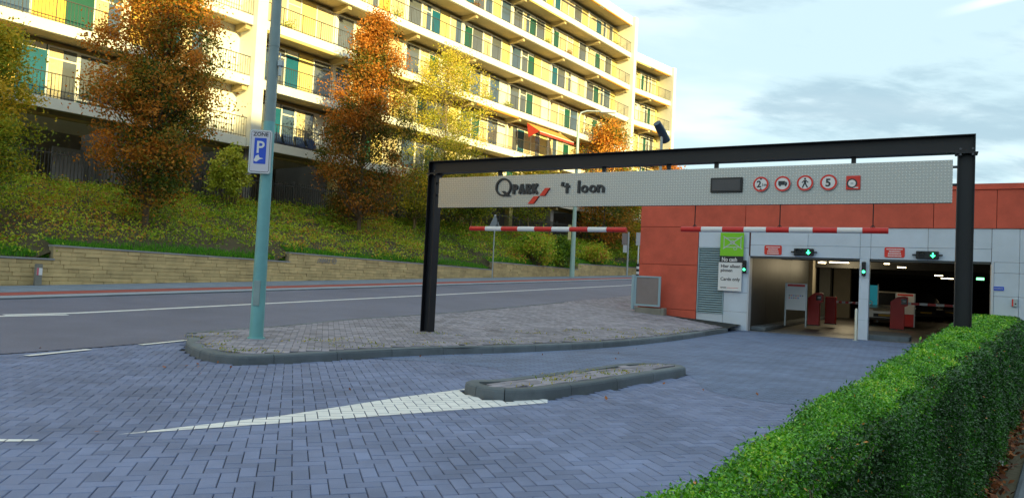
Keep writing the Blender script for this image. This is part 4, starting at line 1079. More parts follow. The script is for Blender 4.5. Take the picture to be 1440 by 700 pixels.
# signals and plates on the front
def signal_h(px, py, label):
    a, z = FF.at(px, py, -.12); t = thing('lane_signal', label, 'traffic light', FF.w(a, -.12, z), FF.ang, 'lane signals over the two openings')
    MB().box(-.27, .27, .0, .12, -.105, .105, .015).build('housing', M_BLACK, t)
    MB().box(-.36, -.27, .03, .08, -.02, .02).build('bracket', M_BLACK, t); MB().box(.27, .36, .03, .08, -.02, .02).build('bracket', M_BLACK, t)
    for x in (-.13, .13):
        l_ = MB().disc(x, 0, .082, -.006, -.0005, 20).build('lens', M_LENS, t)
        MB().ring(x, 0, .098, .086, -.12, -.001, 20, 20, 160).build('visor', M_BLACK, l_)
    mb = MB(); mb.bar((.13, .06), (.13, -.02), .035, -.014, -.0065); mb.prism([(.065, -.005), (.195, -.005), (.13, -.075)], -.0145, -.0068); mb.build('green_arrow', M_GREENLED, t)
signal_h(1130, 354.3, 'horizontal black lane signal with green down arrow above the left opening'); signal_h(1304, 358.5, 'horizontal black lane signal with green down arrow above the right opening')
def signal_v(px, py, label, b=-.1):
    a, z = FF.at(px, py, b); t = thing('small_signal', label, 'traffic light', FF.w(a, b, z), FF.ang, 'small upright signals beside the openings')
    MB().box(-.05, .05, 0, .1, -.2, .2, .012).build('housing', M_BLACK, t)
    for zz_, m_ in ((.09, M_LENS), (-.08, M_GREENLED)):
        l_ = MB().disc(0, zz_, .04, -.006, -.0005, 16).build('lens', m_, t); MB().ring(0, zz_, .052, .043, -.07, -.001, 16, 10, 170).build('visor', M_BLACK, l_)
signal_v(1046.5, 375, 'small black signal with green light at the edge of the no cash board', -.16); signal_v(1214.5, 378, 'small black signal with green light on the white pillar', -.14)
def red_plate(px, py, label):
    a, z = FF.at(px, py, -.02); t = thing('warning_plate', label, 'sign', FF.w(a, -.02, z), FF.ang, 'red plates over the openings')
    w, h = .25, .14; pts = []
    for cx, cz, a0 in ((w-.04, h-.04, 0), (-w+.04, h-.04, 90), (-w+.04, -h+.04, 180), (w-.04, -h+.04, 270)):
        for k_ in range(5): pts.append((cx+.04*math.cos(R(a0+22.5*k_)), cz+.04*math.sin(R(a0+22.5*k_))))
    MB().prism(pts, 0, .015).build('plate', M_REDPLATE, t)
    mb = MB(); rr = random.Random(4)
    for r_, (hw, gaps) in enumerate(((.2, (.62,)), (.14, (.45,)), (.16, (.5,)), (.165, ()))):
        zc0 = .088-r_*.062; x = -hw; 
        while x < hw:
            l_ = rr.uniform(.018, .03); mb.box(x, min(x+l_, hw), -.003, -.0005, zc0-.016, zc0+.016); x += l_+.008
    mb.build('white_lettering', M_WHITE, t)
red_plate(1087, 351.5, 'red plate with four white lines above the left opening'); red_plate(1258, 354.8, 'red plate with four white lines above the right opening')
# no cash board
a0, z0 = FF.at(1013.5, 327, -.1); a1, z1 = FF.at(1046.5, 327, -.1); zg = FF.at(1031, 360, -.1)[1]; zk = FF.at(1031, 369, -.1)[1]; zbm = FF.at(1029, 409, -.1)[1]
w = a1-a0; nc = thing('no_cash_board', 'tall payment board, lime green top over white, reading No cash', 'sign', FF.w(a0, -.1, 0), FF.ang)
MB().box(-.03, w-.03, 0, .02, zbm, zk-.001, .004).build('white_board', M_WHITE, nc)
MB().box(0, w, 0, .02, zg+.001, z0, .003).build('green_board', M_GREEN, nc); MB().box(0, w, 0, .02, zk, zg).build('black_band', M_LETTER, nc)
for zz_ in (z0-.1, zbm+.1): MB().box(.1, w-.1, .021, .099, zz_-.03, zz_+.03).build('bracket', M_GALV, nc)
mb = MB(); gh_ = z0-zg; cx = w*.52; cz = zg+gh_*.58
bw, bh = w*.36, gh_*.2
for (p_, q_) in (((cx-bw, cz-bh), (cx+bw, cz-bh)), ((cx-bw, cz+bh), (cx+bw, cz+bh)), ((cx-bw, cz-bh), (cx-bw, cz+bh)), ((cx+bw, cz-bh), (cx+bw, cz+bh))): mb.bar(p_, q_, .02, -.0035-random.random()*.001, -.0006)
mb.ring(cx, cz, .07, .052, -.004, -.0007, 18); mb.ring(cx+bw*.35, cz-bh*1.25, .055, .04, -.0042, -.0007, 16)
mb.bar((cx-bw*1.1, cz-bh*1.35), (cx+bw*1.15, cz+bh*1.35), .028, -.006, -.001); mb.bar((cx-bw*1.1, cz+bh*1.35), (cx+bw*1.15, cz-bh*1.35), .028, -.0065, -.0011)
mb.build('crossed_banknote', M_TAPE, nc)
mb = MB(); text_mb(mb, 'No cash', .06, zk+.035, .175, -.002, .002, .004, sx=(w-.12)/.72*.98); mb.build('lettering', M_WHITE, nc)
mb = MB(); hh = zk-zbm
text_mb(mb, 'Hier alleen', .04, zk-.16, .135, -.002, .002, .003, sx=1.0); text_mb(mb, 'pinnen', .04, zk-.29, .135, -.002, .002, .003)
text_mb(mb, 'Cards only', .04, zk-.56, .135, -.002, .002, .003); text_mb(mb, 'QPARK', .04, zbm+.08, .06, -.002, .002, .001); mb.build('lettering', M_LETTER, nc)
MB().box(.25, w-.12, -.003, -.0005, zbm+.09, zbm+.1).build('thin_line', M_REDPLATE, nc)
a, z = FF.at(1404, 405.5, -.02); bs = thing('blue_plate', 'small blue plate on the pale metal wall right of the openings', 'sign', FF.w(a, -.02, z), FF.ang)
MB().box(-.12, .12, 0, .015, -.05, .05).build('plate', M_BLUE, bs); mb = MB()
for i in range(7): mb.box(-.095+i*.028, -.078+i*.028, -.003, -.0005, -.014, .014)
mb.build('white_lettering', M_TAPE, bs)
a, z = FF.at(1427, 425.5, -.06); ib = thing('intercom_box', 'small grey and red wall box on the pale wall beside the hedge', 'intercom', FF.w(a, -.06, z), FF.ang)
MB().box(-.06, .06, 0, .055, -.1, .1, .008).build('box', M_GALV, ib); MB().box(-.062, -.03, -.004, -.0005, -.09, .09).build('red_stripe', M_REDPLATE, ib); MB().disc(.015, -.03, .02, -.006, -.0005, 14).build('button', M_BLACK, ib)
p = G(1203, 479); bo = thing('white_bollard', 'thin white post standing in front of the pillar between the openings', 'bollard', p, FF.ang)
MB().tube([(0, 0, -.02), (0, 0, .86), (0, 0, .885)], [.035, .035, .02], 14).build('post', mat('cream_post', (.62, .64, .58), .5), bo); MB().box(-.07, .07, -.07, .07, -.01, .014).build('base_plate', M_GALV, bo)
# mesh cabinet by the red corner
pc = FF.at(888, 430, -1.2); q0 = FF.w(*FF.l(G(887, 428, .42))[:2], .3)
y = -.55; a = FF.at(887.5, 429, y)[0]; cab = thing('screen_panel', 'blue grey framed mesh panel on a concrete block at the corner of the red wall', 'screen', FF.w(a, y, 0), FF.ang)
mpp = float((FF.w(a, y, .8)-CAM)@FW)/FPX
wc, zb_, zt_ = 42*mpp, FF.at(888, 429, y)[1], FF.at(888, 387, y)[1]
MB().box(0, .1, -.05, .05, zb_-.12, zt_+.02, .012).build('post', M_BLUEFRAME, cab)
MB().box(.1, wc, -.025, .025, zt_-.05, zt_).box(.1, wc, -.025, .025, zb_, zb_+.06).box(.1, .16, -.0245, .0245, zb_+.06, zt_-.05).box(wc-.07, wc, -.0245, .0245, zb_+.06, zt_-.05).build('frame', M_BLUEFRAME, cab)
MB().box(.161, wc-.071, -.008, .008, zb_+.061, zt_-.051).build('mesh_sheet', M_MESHGREY, cab)
cb = thing('concrete_block', 'low raw concrete block under the framed mesh panel', 'block', FF.w(a+.12, y+.02, 0), FF.ang)
MB().box(.0, wc-.1, 0, .35, zb_-.6, zb_-.05, .01).build('block', M_CONC, cb); MB().box(wc-.095, wc, -.02, .3, zb_-.6, zb_-.03, .01).build('end_post', M_CONC, cb)

# ================================================================== PORTAL, SIGN PANEL, HEIGHT BARS
portal = thing('height_portal', 'black steel portal frame of two posts and a beam over the car park entrance', 'portal', PF.o, PF.ang)
PZ = 3.25; PX1 = PF.at(1357, 300)[0]
def hpost(x, z0, z1):
    w, tf, tw = .2, .012, .009
    return MB().box(x-w/2, x-w/2+tf, -w/2, w/2, z0, z1).box(x+w/2-tf, x+w/2, -w/2, w/2, z0, z1).box(x-w/2+tf, x+w/2-tf, -tw/2, tw/2, z0, z1)
for x, zb in ((0, .08), (PX1, -.02)):
    po = hpost(x, zb, PZ).build('post', M_STEEL, portal)
    MB().box(x-.15, x+.15, -.15, .15, zb-.03, zb+.012).build('base_plate', M_STEEL, po); MB().box(x-.13, x+.13, -.115, .115, PZ-.02, PZ-.001).build('head_plate', M_STEEL, po)
    for dx in (-.07, .07): MB().tube([(x+dx, -.122, PZ-.035), (x+dx, -.10, PZ-.035)], .016, 6).tube([(x+dx, -.122, PZ+.04), (x+dx, -.10, PZ+.04)], .016, 6).build('bolts', M_BOLT, po)
bm = MB(); w, h, tf = .2, .24, .014
bm.box(-.1, PX1+.1, -w/2, w/2, PZ, PZ+tf).box(-.1, PX1+.1, -w/2, w/2, PZ+h-tf, PZ+h).box(-.1, PX1+.1, -.006, .006, PZ+tf, PZ+h-tf)
bm.box(-.1, -.088, -w/2+.002, w/2-.002, PZ+tf, PZ+h-tf).box(PX1+.088, PX1+.1, -w/2+.002, w/2-.002, PZ+tf, PZ+h-tf); bm.build('beam', M_STEEL, portal)
SPY = -.10                                           # front face of the sign panel
sx0 = PF.at(617, 270, SPY)[0]; sx1 = PF.at(1339.5, 260, SPY)[0]; sz0 = PF.at(980, 288.4, SPY)[1]; sz1 = PF.at(980, 237.5, SPY)[1]
for px, wpx in ((703, .05), (849, .06), (940, .03), (1007, .05), (1200, .05)):
    x = PF.at(px, 240, -.02)[0]; MB().box(x-.03, x+.03, -.03, .03, sz1, PZ).build('hanger', M_STEEL, portal)
for zz_ in (sz1-.09, sz1-.33): MB().tube([(sx1-.02, -.04, zz_), (PX1-.1, -.04, zz_)], .018, 8).build('side_bolt', M_BOLT, portal); MB().tube([(.1, -.04, zz_), (sx0+.02, -.04, zz_)], .018, 8).build('side_bolt', M_BOLT, portal)
# tread plate material: raised lozenges in alternating directions
mt = bpy.data.materials.new('tread_plate'); mt.use_nodes = True; t_ = mt.node_tree; b_ = t_.nodes['Principled BSDF']
b_.inputs['Metallic'].default_value = .85; b_.inputs['Roughness'].default_value = .34; b_.inputs['Base Color'].default_value = (.50, .52, .53, 1)
tcn = t_.nodes.new('ShaderNodeTexCoord')
def tmath(op, a, b=None):
    n = t_.nodes.new('ShaderNodeMath'); n.operation = op
    for i, v in enumerate((a, b)):
        if v is None: continue
        if isinstance(v, (int, float)): n.inputs[i].default_value = v
        else: t_.links.new(v, n.inputs[i])
    return n.outputs[0]
sp_ = t_.nodes.new('ShaderNodeSeparateXYZ'); t_.links.new(tcn.outputs['Object'], sp_.inputs[0])
PITCHP = .042
u_ = tmath('DIVIDE', sp_.outputs['X'], PITCHP); v_ = tmath('DIVIDE', sp_.outputs['Z'], PITCHP)
cu_, cv_ = tmath('FLOOR', u_), tmath('FLOOR', v_)
par = tmath('SUBTRACT', tmath('MULTIPLY', tmath('MODULO', tmath('ABSOLUTE', tmath('ADD', cu_, cv_)), 2.0), 2.0), 1.0)
fu, fv = tmath('SUBTRACT', tmath('SUBTRACT', u_, cu_), .5), tmath('SUBTRACT', tmath('SUBTRACT', v_, cv_), .5)
la_ = tmath('ADD', fu, tmath('MULTIPLY', fv, par)); lb_ = tmath('SUBTRACT', fu, tmath('MULTIPLY', fv, par))
dd_ = tmath('ADD', tmath('POWER', tmath('DIVIDE', la_, .62), 2.0), tmath('POWER', tmath('DIVIDE', lb_, .22), 2.0))
ht_ = t_.nodes.new('ShaderNodeMapRange'); ht_.interpolation_type = 'SMOOTHSTEP'; ht_.inputs[1].default_value = 1.2; ht_.inputs[2].default_value = .5; t_.links.new(dd_, ht_.inputs[0])
bp_ = t_.nodes.new('ShaderNodeBump'); bp_.inputs['Strength'].default_value = .5; bp_.inputs['Distance'].default_value = .006; t_.links.new(ht_.outputs[0], bp_.inputs['Height']); t_.links.new(bp_.outputs[0], b_.inputs['Normal'])
mixc = t_.nodes.new('ShaderNodeMix'); mixc.data_type = 'RGBA'; t_.links.new(ht_.outputs[0], mixc.inputs[0]); mixc.inputs[6].default_value = (.37, .37, .36, 1); mixc.inputs[7].default_value = (.55, .55, .53, 1); t_.links.new(mixc.outputs[2], b_.inputs['Base Color'])
SGN = Frame(PF.w(sx0, SPY, 0), math.degrees(PF.ang))
sg = thing('sign_panel', 'long metal tread-plate sign panel hung in the black portal with dark lettering and round signs', 'sign', SGN.o, SGN.ang)
SLn = sx1-sx0
MB().box(0, SLn, 0, .006, sz0, sz1).build('tread_plate', mt, sg)
MB().box(0, SLn, .007, .10, sz1-.02, sz1-.001).box(0, SLn, .007, .10, sz0+.001, sz0+.02).box(0, .02, .0071, .099, sz0+.02, sz1-.02).box(SLn-.02, SLn, .0071, .099, sz0+.02, sz1-.02).build('edge_frame', M_STEEL, sg)
def S(px, py): return SGN.at(px, py)
# letters
D0, D1 = -.03, -.001
qx, qz = S(708.6, 263.5); qr = (S(708, 250.8)[1]-S(708, 276.5)[1])/2
M_ = M_LETTER
mb = MB(); mb.ring(qx, qz, qr, qr-.033, D0, D1, 32); mb.prism([(qx-.03, qz-.075), (qx+.03, qz-.07), (qx+qr*.98, qz-qr*1.0), (qx+qr*.35, qz-qr*1.02), (qx+qr*.33, qz-qr*.92)], D0-.001, D1-.001); mb.build('letter_q', M_, sg)
lx0, lz0 = S(721.2, 273.2); lx1, lz1 = S(757.5, 258.3); cap = S(725, 259.3)[1]-S(725, 273.0)[1]; lz = lz0; st_ = .05
def letters(word, x0, total, cap, lz, st):
    ws = {'P': .78, 'A': 1.0, 'R': .84, 'K': .86}; tot = sum(ws[c] for c in word)+.06*(len(word)-1); k = total/tot; x = x0
    for c in word:
        w = ws[c]*k; mb = MB()
        if c in 'PRK': mb.bar((x+st/2, lz), (x+st/2, lz+cap), st, D0, D1)
        if c in 'PR':
            r = cap*.29; zc = lz+cap-r
            mb.bar((x+st*.8, lz+cap-st*.42), (x+w-r, lz+cap-st*.42), st*.84, D0+.0006, D1); mb.bar((x+st*.8, lz+cap-2*r+st*.42), (x+w-r, lz+cap-2*r+st*.42), st*.84, D0+.0006, D1)
            mb.ring(x+w-r, zc, r, max(r-st*.84, .01), D0+.0012, D1, 14, -90, 90)
        if c == 'R': mb.bar((x+w*.45, lz+cap*.44), (x+w-st*.45, lz), st, D0+.0018, D1)
        if c == 'A': mb.bar((x+st*.5, lz), (x+w/2, lz+cap), st, D0, D1); mb.bar((x+w-st*.5, lz), (x+w/2, lz+cap), st, D0+.0006, D1); mb.bar((x+w*.25, lz+cap*.28), (x+w*.75, lz+cap*.28), st*.8, D0+.0012, D1)
        if c == 'K': mb.bar((x+st*.7, lz+cap*.42), (x+w-st*.3, lz+cap), st, D0+.0006, D1); mb.bar((x+w*.36, lz+cap*.5), (x+w-st*.2, lz), st, D0+.0012, D1)
        mb.build('letter_'+c.lower(), M_, sg); x += w+.06*k
letters('PARK', lx0, lx1-lx0, cap, lz, .048)
for quad in (((759.2, 275.5), (766.5, 275.5), (774, 264.6), (767.5, 264.8)), ((743.0, 286.8), (750.8, 286.8), (758.5, 276.0), (751.5, 276.2))):
    MB().prism([S(*q_) for q_ in quad], D0, D1).build('red_flag', M_REDLOGO, sg)
# 't loon
def px_bar(x, y0, y1, wm): xa_, za0 = S(x, y0); _, zb0 = S(x, y1); return (xa_, za0), (xa_, zb0), wm
mb = MB(); mb.prism([S(790.6, 256.0), S(794.2, 256.6), S(792.4, 262.5), S(789.2, 262.0)], D0, D1); mb.build('apostrophe', M_, sg)
b0 = S(800, 272)[1]; xh = S(820, 260.6)[1]-b0; sw_ = .042
mb = MB(); tx = S(797.9, 265)[0]; tt = S(798, 257.8)[1]; mb.bar((tx, b0), (tx, tt), sw_, D0, D1); mb.bar((tx-.05, b0+xh*.88), (tx+.055, b0+xh*.88), sw_*.85, D0+.0008, D1); mb.build('letter_t', M_, sg)
mb = MB(); tx = S(814.3, 265)[0]; mb.bar((tx, b0), (tx, S(814, 254.2)[1]), sw_, D0, D1); mb.build('letter_l', M_, sg)
for px in (822.6, 834.2):
    tx = S(px, 265)[0]; r = xh/2; MB().ring(tx, b0+r, r, r-sw_*.88, D0, D1, 24).build('letter_o', M_, sg)
mb = MB(); tx = S(841.8, 265)[0]; t2 = S(848.7, 265)[0]; r = (t2-tx)/2+sw_/2
mb.bar((tx, b0), (tx, b0+xh), sw_, D0, D1); mb.bar((t2, b0), (t2, b0+xh-r*.8), sw_, D0+.0006, D1); mb.ring((tx+t2)/2, b0+xh-r, r, r-sw_, D0+.0012, D1, 16, 0, 180); mb.build('letter_n', M_, sg)
# display and round signs
x0, zt0 = S(1000.5, 250.8); x1, zb0 = S(1044, 270.6); ds = MB().box(x0, x1, -.05, -.001, zb0, zt0, .006).build('display', M_BLACK, sg); MB().box(x0+.03, x1-.03, -.055, -.0505, zb0+.03, zt0-.03).build('display_face', mat('display_face', (.06, .055, .06), .35, var=.3, vscale=60), ds)
def round_sign(px, py, sym):
    x, z = S(px, py); r = .118
    d = MB().disc(x, z, r, -.035, -.002, 32).build('round_sign', M_GALV, sg)
    MB().ring(x, z, r-.004, r-.03, -.0395, -.0355, 32).build('red_rim', M_REDPLATE, d); MB().disc(x, z, r-.031, -.038, -.0356, 32).build('white_face', M_WHITE, d)
    mb = MB(); y0 = -.0405
    if sym == 'height':
        text_mb(mb, '2', x-.062, z-.045, .14, y0, .002, .003); text_mb(mb, '1m', x+.012, z-.03, .06, y0, .002, .001)
        mb.prism([(x-.02, z+.085), (x+.02, z+.085), (x, z+.06)], y0, y0+.002); mb.prism([(x-.02, z-.085), (x+.02, z-.085), (x, z-.06)], y0, y0+.002)
    elif sym == 'truck':
        mb.box(x-.06, x+.035, y0, y0+.002, z-.02, z+.04); mb.prism([(x+.038, z-.02), (x+.065, z-.02), (x+.065, z+.008), (x+.052, z+.028), (x+.038, z+.028)], y0, y0+.002)
        for wx in (-.035, .045): mb.disc(x+wx, z-.026, .014, y0-.0005, y0+.0015, 12)
    elif sym == 'walker':
        mb.disc(x, z+.062, .014, y0, y0+.002, 12); mb.prism([(x-.018, z+.042), (x+.018, z+.042), (x+.014, z-.012), (x-.014, z-.012)], y0, y0+.002)
        mb.bar((x-.008, z-.008), (x-.034, z-.07), .018, y0-.0004, y0+.0016); mb.bar((x+.006, z-.008), (x+.036, z-.068), .018, y0-.0008, y0+.0012)
        mb.bar((x-.014, z+.036), (x-.042, z+.002), .012, y0-.0012, y0+.0008); mb.bar((x+.014, z+.036), (x+.044, z+.006), .012, y0-.0016, y0+.0004)
    elif sym == '5': text_mb(mb, '5', x-.043, z-.055, .155, y0, .002, .004)
    mb.build('symbol', M_LETTER, d)
for px, py, sy in ((1070.6, 259.5, 'height'), (1101, 258.8, 'truck'), (1132.5, 257.8, 'walker'), (1165.5, 257, '5')): round_sign(px, py, sy)
x0, zt0 = S(1190.3, 247.8); x1, zb0 = S(1209.8, 266.8); rs = MB().box(x0, x1, -.03, -.002, zb0, zt0, .004).build('red_square', M_REDPLATE, sg)
cx, cz = x0+(x1-x0)*.42, zb0+(zt0-zb0)*.45; MB().ring(cx, cz, .068, .05, -.034, -.0305, 24).build('black_ring', M_LETTER, rs); MB().disc(cx, cz, .0495, -.0335, -.0306, 24).build('white_dial', M_WHITE, rs); MB().box(cx-.018, cx+.018, -.037, -.0336, cz-.012, cz+.012).build('dial_mark', M_TAPE, rs); MB().box(x1-.09, x1-.025, -.0335, -.0305, zb0+.02, zb0+.035).build('small_print', M_WHITE, rs)
# height bars hung on rods
def height_bar(px0, px1, py0, py1, label, nb, rods, b=0.0):
    x0, z0_ = PF.at(px0, py0, b); x1, z1_ = PF.at(px1, py1, b); zc = (z0_+z1_)/2
    t = thing('height_bar', label, 'height bar', PF.w(x0, b, zc), PF.ang, 'red and white height bars under the portal'); L = x1-x0
    for i in range(nb):
        xa_, xb_ = L*i/nb, L*(i+1)/nb; m = M_REDPAINT if i % 2 == 0 else M_WHITE
        MB().tube([(xa_+.0005, 0, 0), (xb_-.0005, 0, 0)], .043, 14).build('band', m, t)
    for px in rods:
        xr = PF.at(px, 300, b)[0]-x0; MB().tube([(xr, 0, .03), (xr, 0, sz0-zc+.02)], .0075, 6).build('hanging_rod', M_STEEL, t)
        MB().ring(xr, .045, .03, .02, -.006, .006, 10).build('eye', M_STEEL, t)
height_bar(661.5, 881, 322, 322.3, 'red and white height bar hanging before the road, under the left part of the sign', 9, (700, 850))
height_bar(958, 1249.5, 323, 323.6, 'red and white height bar hanging before the garage, under the right part of the sign', 9, (977.6, 1097, 1228))

# ================================================================== STREET FURNITURE
p = G(360, 478, .1); lp = thing('lamp_post', 'tall teal green lamp post on the nose of the paved island', 'lamp post', p)
H_ = 9.0; MB().tube([(0, 0, -.1), (0, 0, 1.2), (0, 0, 1.25), (0, 0, 3.5)], [.108, .103, .1, .089], 18).build('lower_pole', M_TEALPOLE, lp); MB().tube([(0, 0, 3.501), (0, 0, 4.6), (0, 0, H_)], [.0885, .082, .055], 18).build('upper_pole', M_POLEGREY, lp); MB().tube([(0, 0, .02), (0, 0, .05)], [.135, .13], 18).build('base_collar', M_TEALPOLE, lp); MB().box(-.05, .05, -.112, -.08, .55, .95, .006).build('hatch', M_POLEGREY, lp)
MB().tube([(0, 0, 4.72), (0, 0, 5.02)], [.086, .084], 16).build('band', M_POLEGREY, lp)
MB().tube([(0, 0, H_-.02), (.3, .2, H_+.25), (1.1, .8, H_+.4)], [.04, .035, .03], 10).build('arm', M_TEALPOLE, lp); MB().box(1.0, 1.6, .7, .95, H_+.34, H_+.46, .03).build('lamp_head', M_GALV, lp)
zb_ = EYE+(365-82)/FPX*float(p[1])*.98
br = MB().box(.085, .17, -.05, .05, zb_-.05, zb_+.04, .008).build('bracket_box', M_GALV, lp); MB().box(.1, .14, -.02, .02, zb_-.2, zb_-.052).build('stub', M_GALV, br); MB().tube([(.11, 0, zb_+.04), (.11, 0, zb_+.17)], .012, 6).build('aerial', M_WHITE, br)
# zone plate on the post
dz_ = float(p[1])-.13; ZF = Frame((p[0]+.0, dz_, 0), 6)
zs = [ZF.at(352.5, 184), ZF.at(383.5, 181.5), ZF.at(379.5, 244), ZF.at(347.6, 244)]
zw_ = (zs[1][0]-zs[0][0]+zs[2][0]-zs[3][0])/2; zx = sum(q_[0] for q_ in zs)/4; zb0 = (zs[2][1]+zs[3][1])/2; zt0 = (zs[0][1]+zs[1][1])/2
zp = thing('zone_plate', 'white parking zone plate with a blue P square on the teal lamp post', 'sign', ZF.w(zx, 0, 0), ZF.ang)
def rrect(w, z0, z1, r, n=5):
    pts = []
    for cx, cz, a0 in ((w/2-r, z1-r, 0), (-w/2+r, z1-r, 90), (-w/2+r, z0+r, 180), (w/2-r, z0+r, 270)):
        for k_ in range(n): pts.append((cx+r*math.cos(R(a0+90*k_/(n-1))), cz+r*math.sin(R(a0+90*k_/(n-1)))))
    return pts
MB().prism(rrect(zw_, zb0, zt0, .035), 0, .025).build('edge', M_GALV, zp); MB().prism(rrect(zw_-.02, zb0+.01, zt0-.01, .03), -.003, -.0005).build('rim', M_WHITE, zp); MB().prism(rrect(zw_-.045, zb0+.025, zt0-.025, .025), -.0055, -.0032).build('black_line', M_LETTER, zp); MB().prism(rrect(zw_-.058, zb0+.032, zt0-.032, .02), -.008, -.0056).build('face', mat('zone_face', (.66, .64, .72), .45, var=.04), zp)
zh = zt0-zb0; bx = zw_*.27
MB().prism(rrect(bx*2, zb0+zh*.22, zb0+zh*.81, .01), -.0105, -.0082).build('blue_square', M_BLUE, zp)
mb = MB(); text_mb(mb, 'P', 0, zb0+zh*.47, .27, -.0115, .002, .004, 'CENTER', .95); mb.prism([(-.09, zb0+zh*.29), (-.06, zb0+zh*.40), (-.02, zb0+zh*.43), (.0, zb0+zh*.36), (.06, zb0+zh*.345), (.0, zb0+zh*.32), (-.05, zb0+zh*.26)], -.0125, -.0107); mb.build('white_symbol', M_WHITE, zp)
mb = MB(); text_mb(mb, 'ZONE', 0, zb0+zh*.855, .085, -.0092, .002, .0015, 'CENTER', 1.0); mb.build('lettering', M_LETTER, zp)
for zz_ in (zb0+.15, zt0-.15): MB().box(-.06, .06, .026, .06, zz_-.02, zz_+.02).build('clamp', M_GALV, zp)
# triangular sign seen from behind
s_, l_ = RD(692, 391.5); l_ = min(l_, L_WALL-.3); p = RP(s_, l_, .05); sc = float((p-CAM)@FW)/FPX
zt = (391.5-303)*sc
ts = thing('triangle_sign', 'grey back of a triangular warning sign on a thin pole before the stone wall', 'sign', p)
MB().tube([(0, 0, 0), (0, 0, zt-.1)], .032, 10).build('pole', M_GALV, ts); hw = 8.2*sc
MB().prism([(-hw, zt-16.5*sc), (hw, zt-16.5*sc), (hw*.12, zt), (-hw*.12, zt)], -.06, -.035).build('plate', mat('sign_back', (.22, .25, .27), .5), ts)
MB().box(-.05, .05, -.034, .034, zt-14*sc, zt-11*sc).build('clamp', M_WHITE, ts); MB().tube([(0, 0, zt-.1), (0, 0, zt+.05)], .05, 8).build('cap', M_WHITE, ts)
# far lamp post with curved arm
s_, l_ = RD(804, 389); p = RP(s_, min(l_, L_WALL-.3), .05); sc = float((p-CAM)@FW)/FPX; H_ = (389-163)*sc
fl_ = thing('street_lamp', 'pale green street lamp with a short arm, rising behind the sign panel', 'street lamp', p)
MB().tube([(0, 0, 0), (0, 0, H_*.4), (0, 0, H_)], [3.6*sc, 2.8*sc, 1.6*sc], 12).build('pole', mat('pale_green_pole', (.36, .52, .47), .5), fl_)
MB().tube([(0, 0, H_-.02), (3*sc, 0, H_+7*sc), (12*sc, 0, H_+10*sc), (30*sc, 0, H_+10*sc)], [1.5*sc, 1.3*sc, 1.1*sc, 1.0*sc], 8).build('arm', M_GALV, fl_); MB().box(30*sc, 52*sc, -3*sc, 3*sc, H_+8.4*sc, H_+12*sc, .04).build('lamp_head', M_WHITE, fl_)
MB().box(-8*sc, -3.7*sc, -.05, .02, (389-337)*sc, (389-316)*sc).build('yellow_plate', mat('pale_yellow_plate', (.62, .55, .25), .5), fl_)
# cluster of poles at the far crossing
s_, l_ = RD(881.5, 388); p = RP(s_, min(l_, L_WALL-.4), .05); sc = float((p-CAM)@FW)/FPX
bp2 = thing('bus_stop_pole', 'thin pale pole with two grey boards at the far end of the road', 'sign', p)
MB().tube([(0, 0, 0), (0, 0, 62*sc)], 1.3*sc, 8).build('pole', M_GALV, bp2); MB().box(-9*sc, -1.4*sc, -.05, 0, 44*sc, 60*sc).build('board', M_MESHGREY, bp2); MB().box(-7*sc, -1.4*sc, -.051, -.001, 33*sc, 43.5*sc).build('board', M_TAPE, bp2)
p2 = p+RU*1.2+RL*(-.4); sc = float((p2-CAM)@FW)/FPX; bp3 = thing('banded_post', 'black and white banded post carrying a grey board at the far crossing', 'sign post', p2)
for i in range(5): MB().tube([(0, 0, i*3.6*sc+.001), (0, 0, (i+1)*3.6*sc-.001)], 2.1*sc, 10).build('band', M_WHITE if i % 2 else M_BLACK, bp3)
MB().tube([(0, 0, 18*sc), (0, 0, 62*sc)], .9*sc, 8).build('pole', M_WHITE, bp3); MB().box(-4*sc, 5*sc, -.06, -.03, 44*sc, 62*sc).build('board', mat('traffic_board', (.45, .47, .50), .5), bp3)
# short concrete marker by the wall
p = RP(*[min(q_, 10.1) if i else q_ for i, q_ in enumerate(RD(42, 398))], .05); sc = float((p-CAM)@FW)/FPX
mk_ = thing('marker_post', 'short grey concrete marker post with a red and white plate before the stone wall', 'post', p, WF.ang)
MB().box(-4.2*sc, 4.2*sc, -.06, .06, 0, 30.5*sc, .012).build('post', M_CONC, mk_); MB().box(-3.6*sc, 3.6*sc, -.068, -.0605, 15*sc, 25*sc).build('plate', M_WHITE, mk_); MB().box(-3.6*sc, -1.2*sc, -.072, -.0685, 15*sc, 25*sc).build('red_mark', mat('pinkish_red', (.6, .12, .16), .5), mk_)
# camera mast on the car park roof
p = G(930, 203, 6.05); la = FF.l(p); t = thing('camera_mast', 'black security camera housing on a short mast above the portal beam', 'camera', (p[0], p[1], 4.3), 0)
sc = float((p-CAM)@FW)/FPX; zc = 4.3
p_top = EYE+(float((p-CAM)@FW))*((350-184)+39+8)/FPX
MB().tube([(0, 0, 0), (0, 0, p_top-zc-.15)], .05, 10).build('mast', M_GALV, t)
MB().tube([(-.22, -.2, p_top-zc+.26), (.0, 0, p_top-zc), (.2, .2, p_top-zc-.26)], [.13, .15, .15], 14).build('housing', mat('dark_blue_housing', (.02, .05, .09), .3), t); MB().tube([(.2, .2, p_top-zc-.262), (.205, .205, p_top-zc-.27)], .1, 14).build('lens', M_LENS, t)

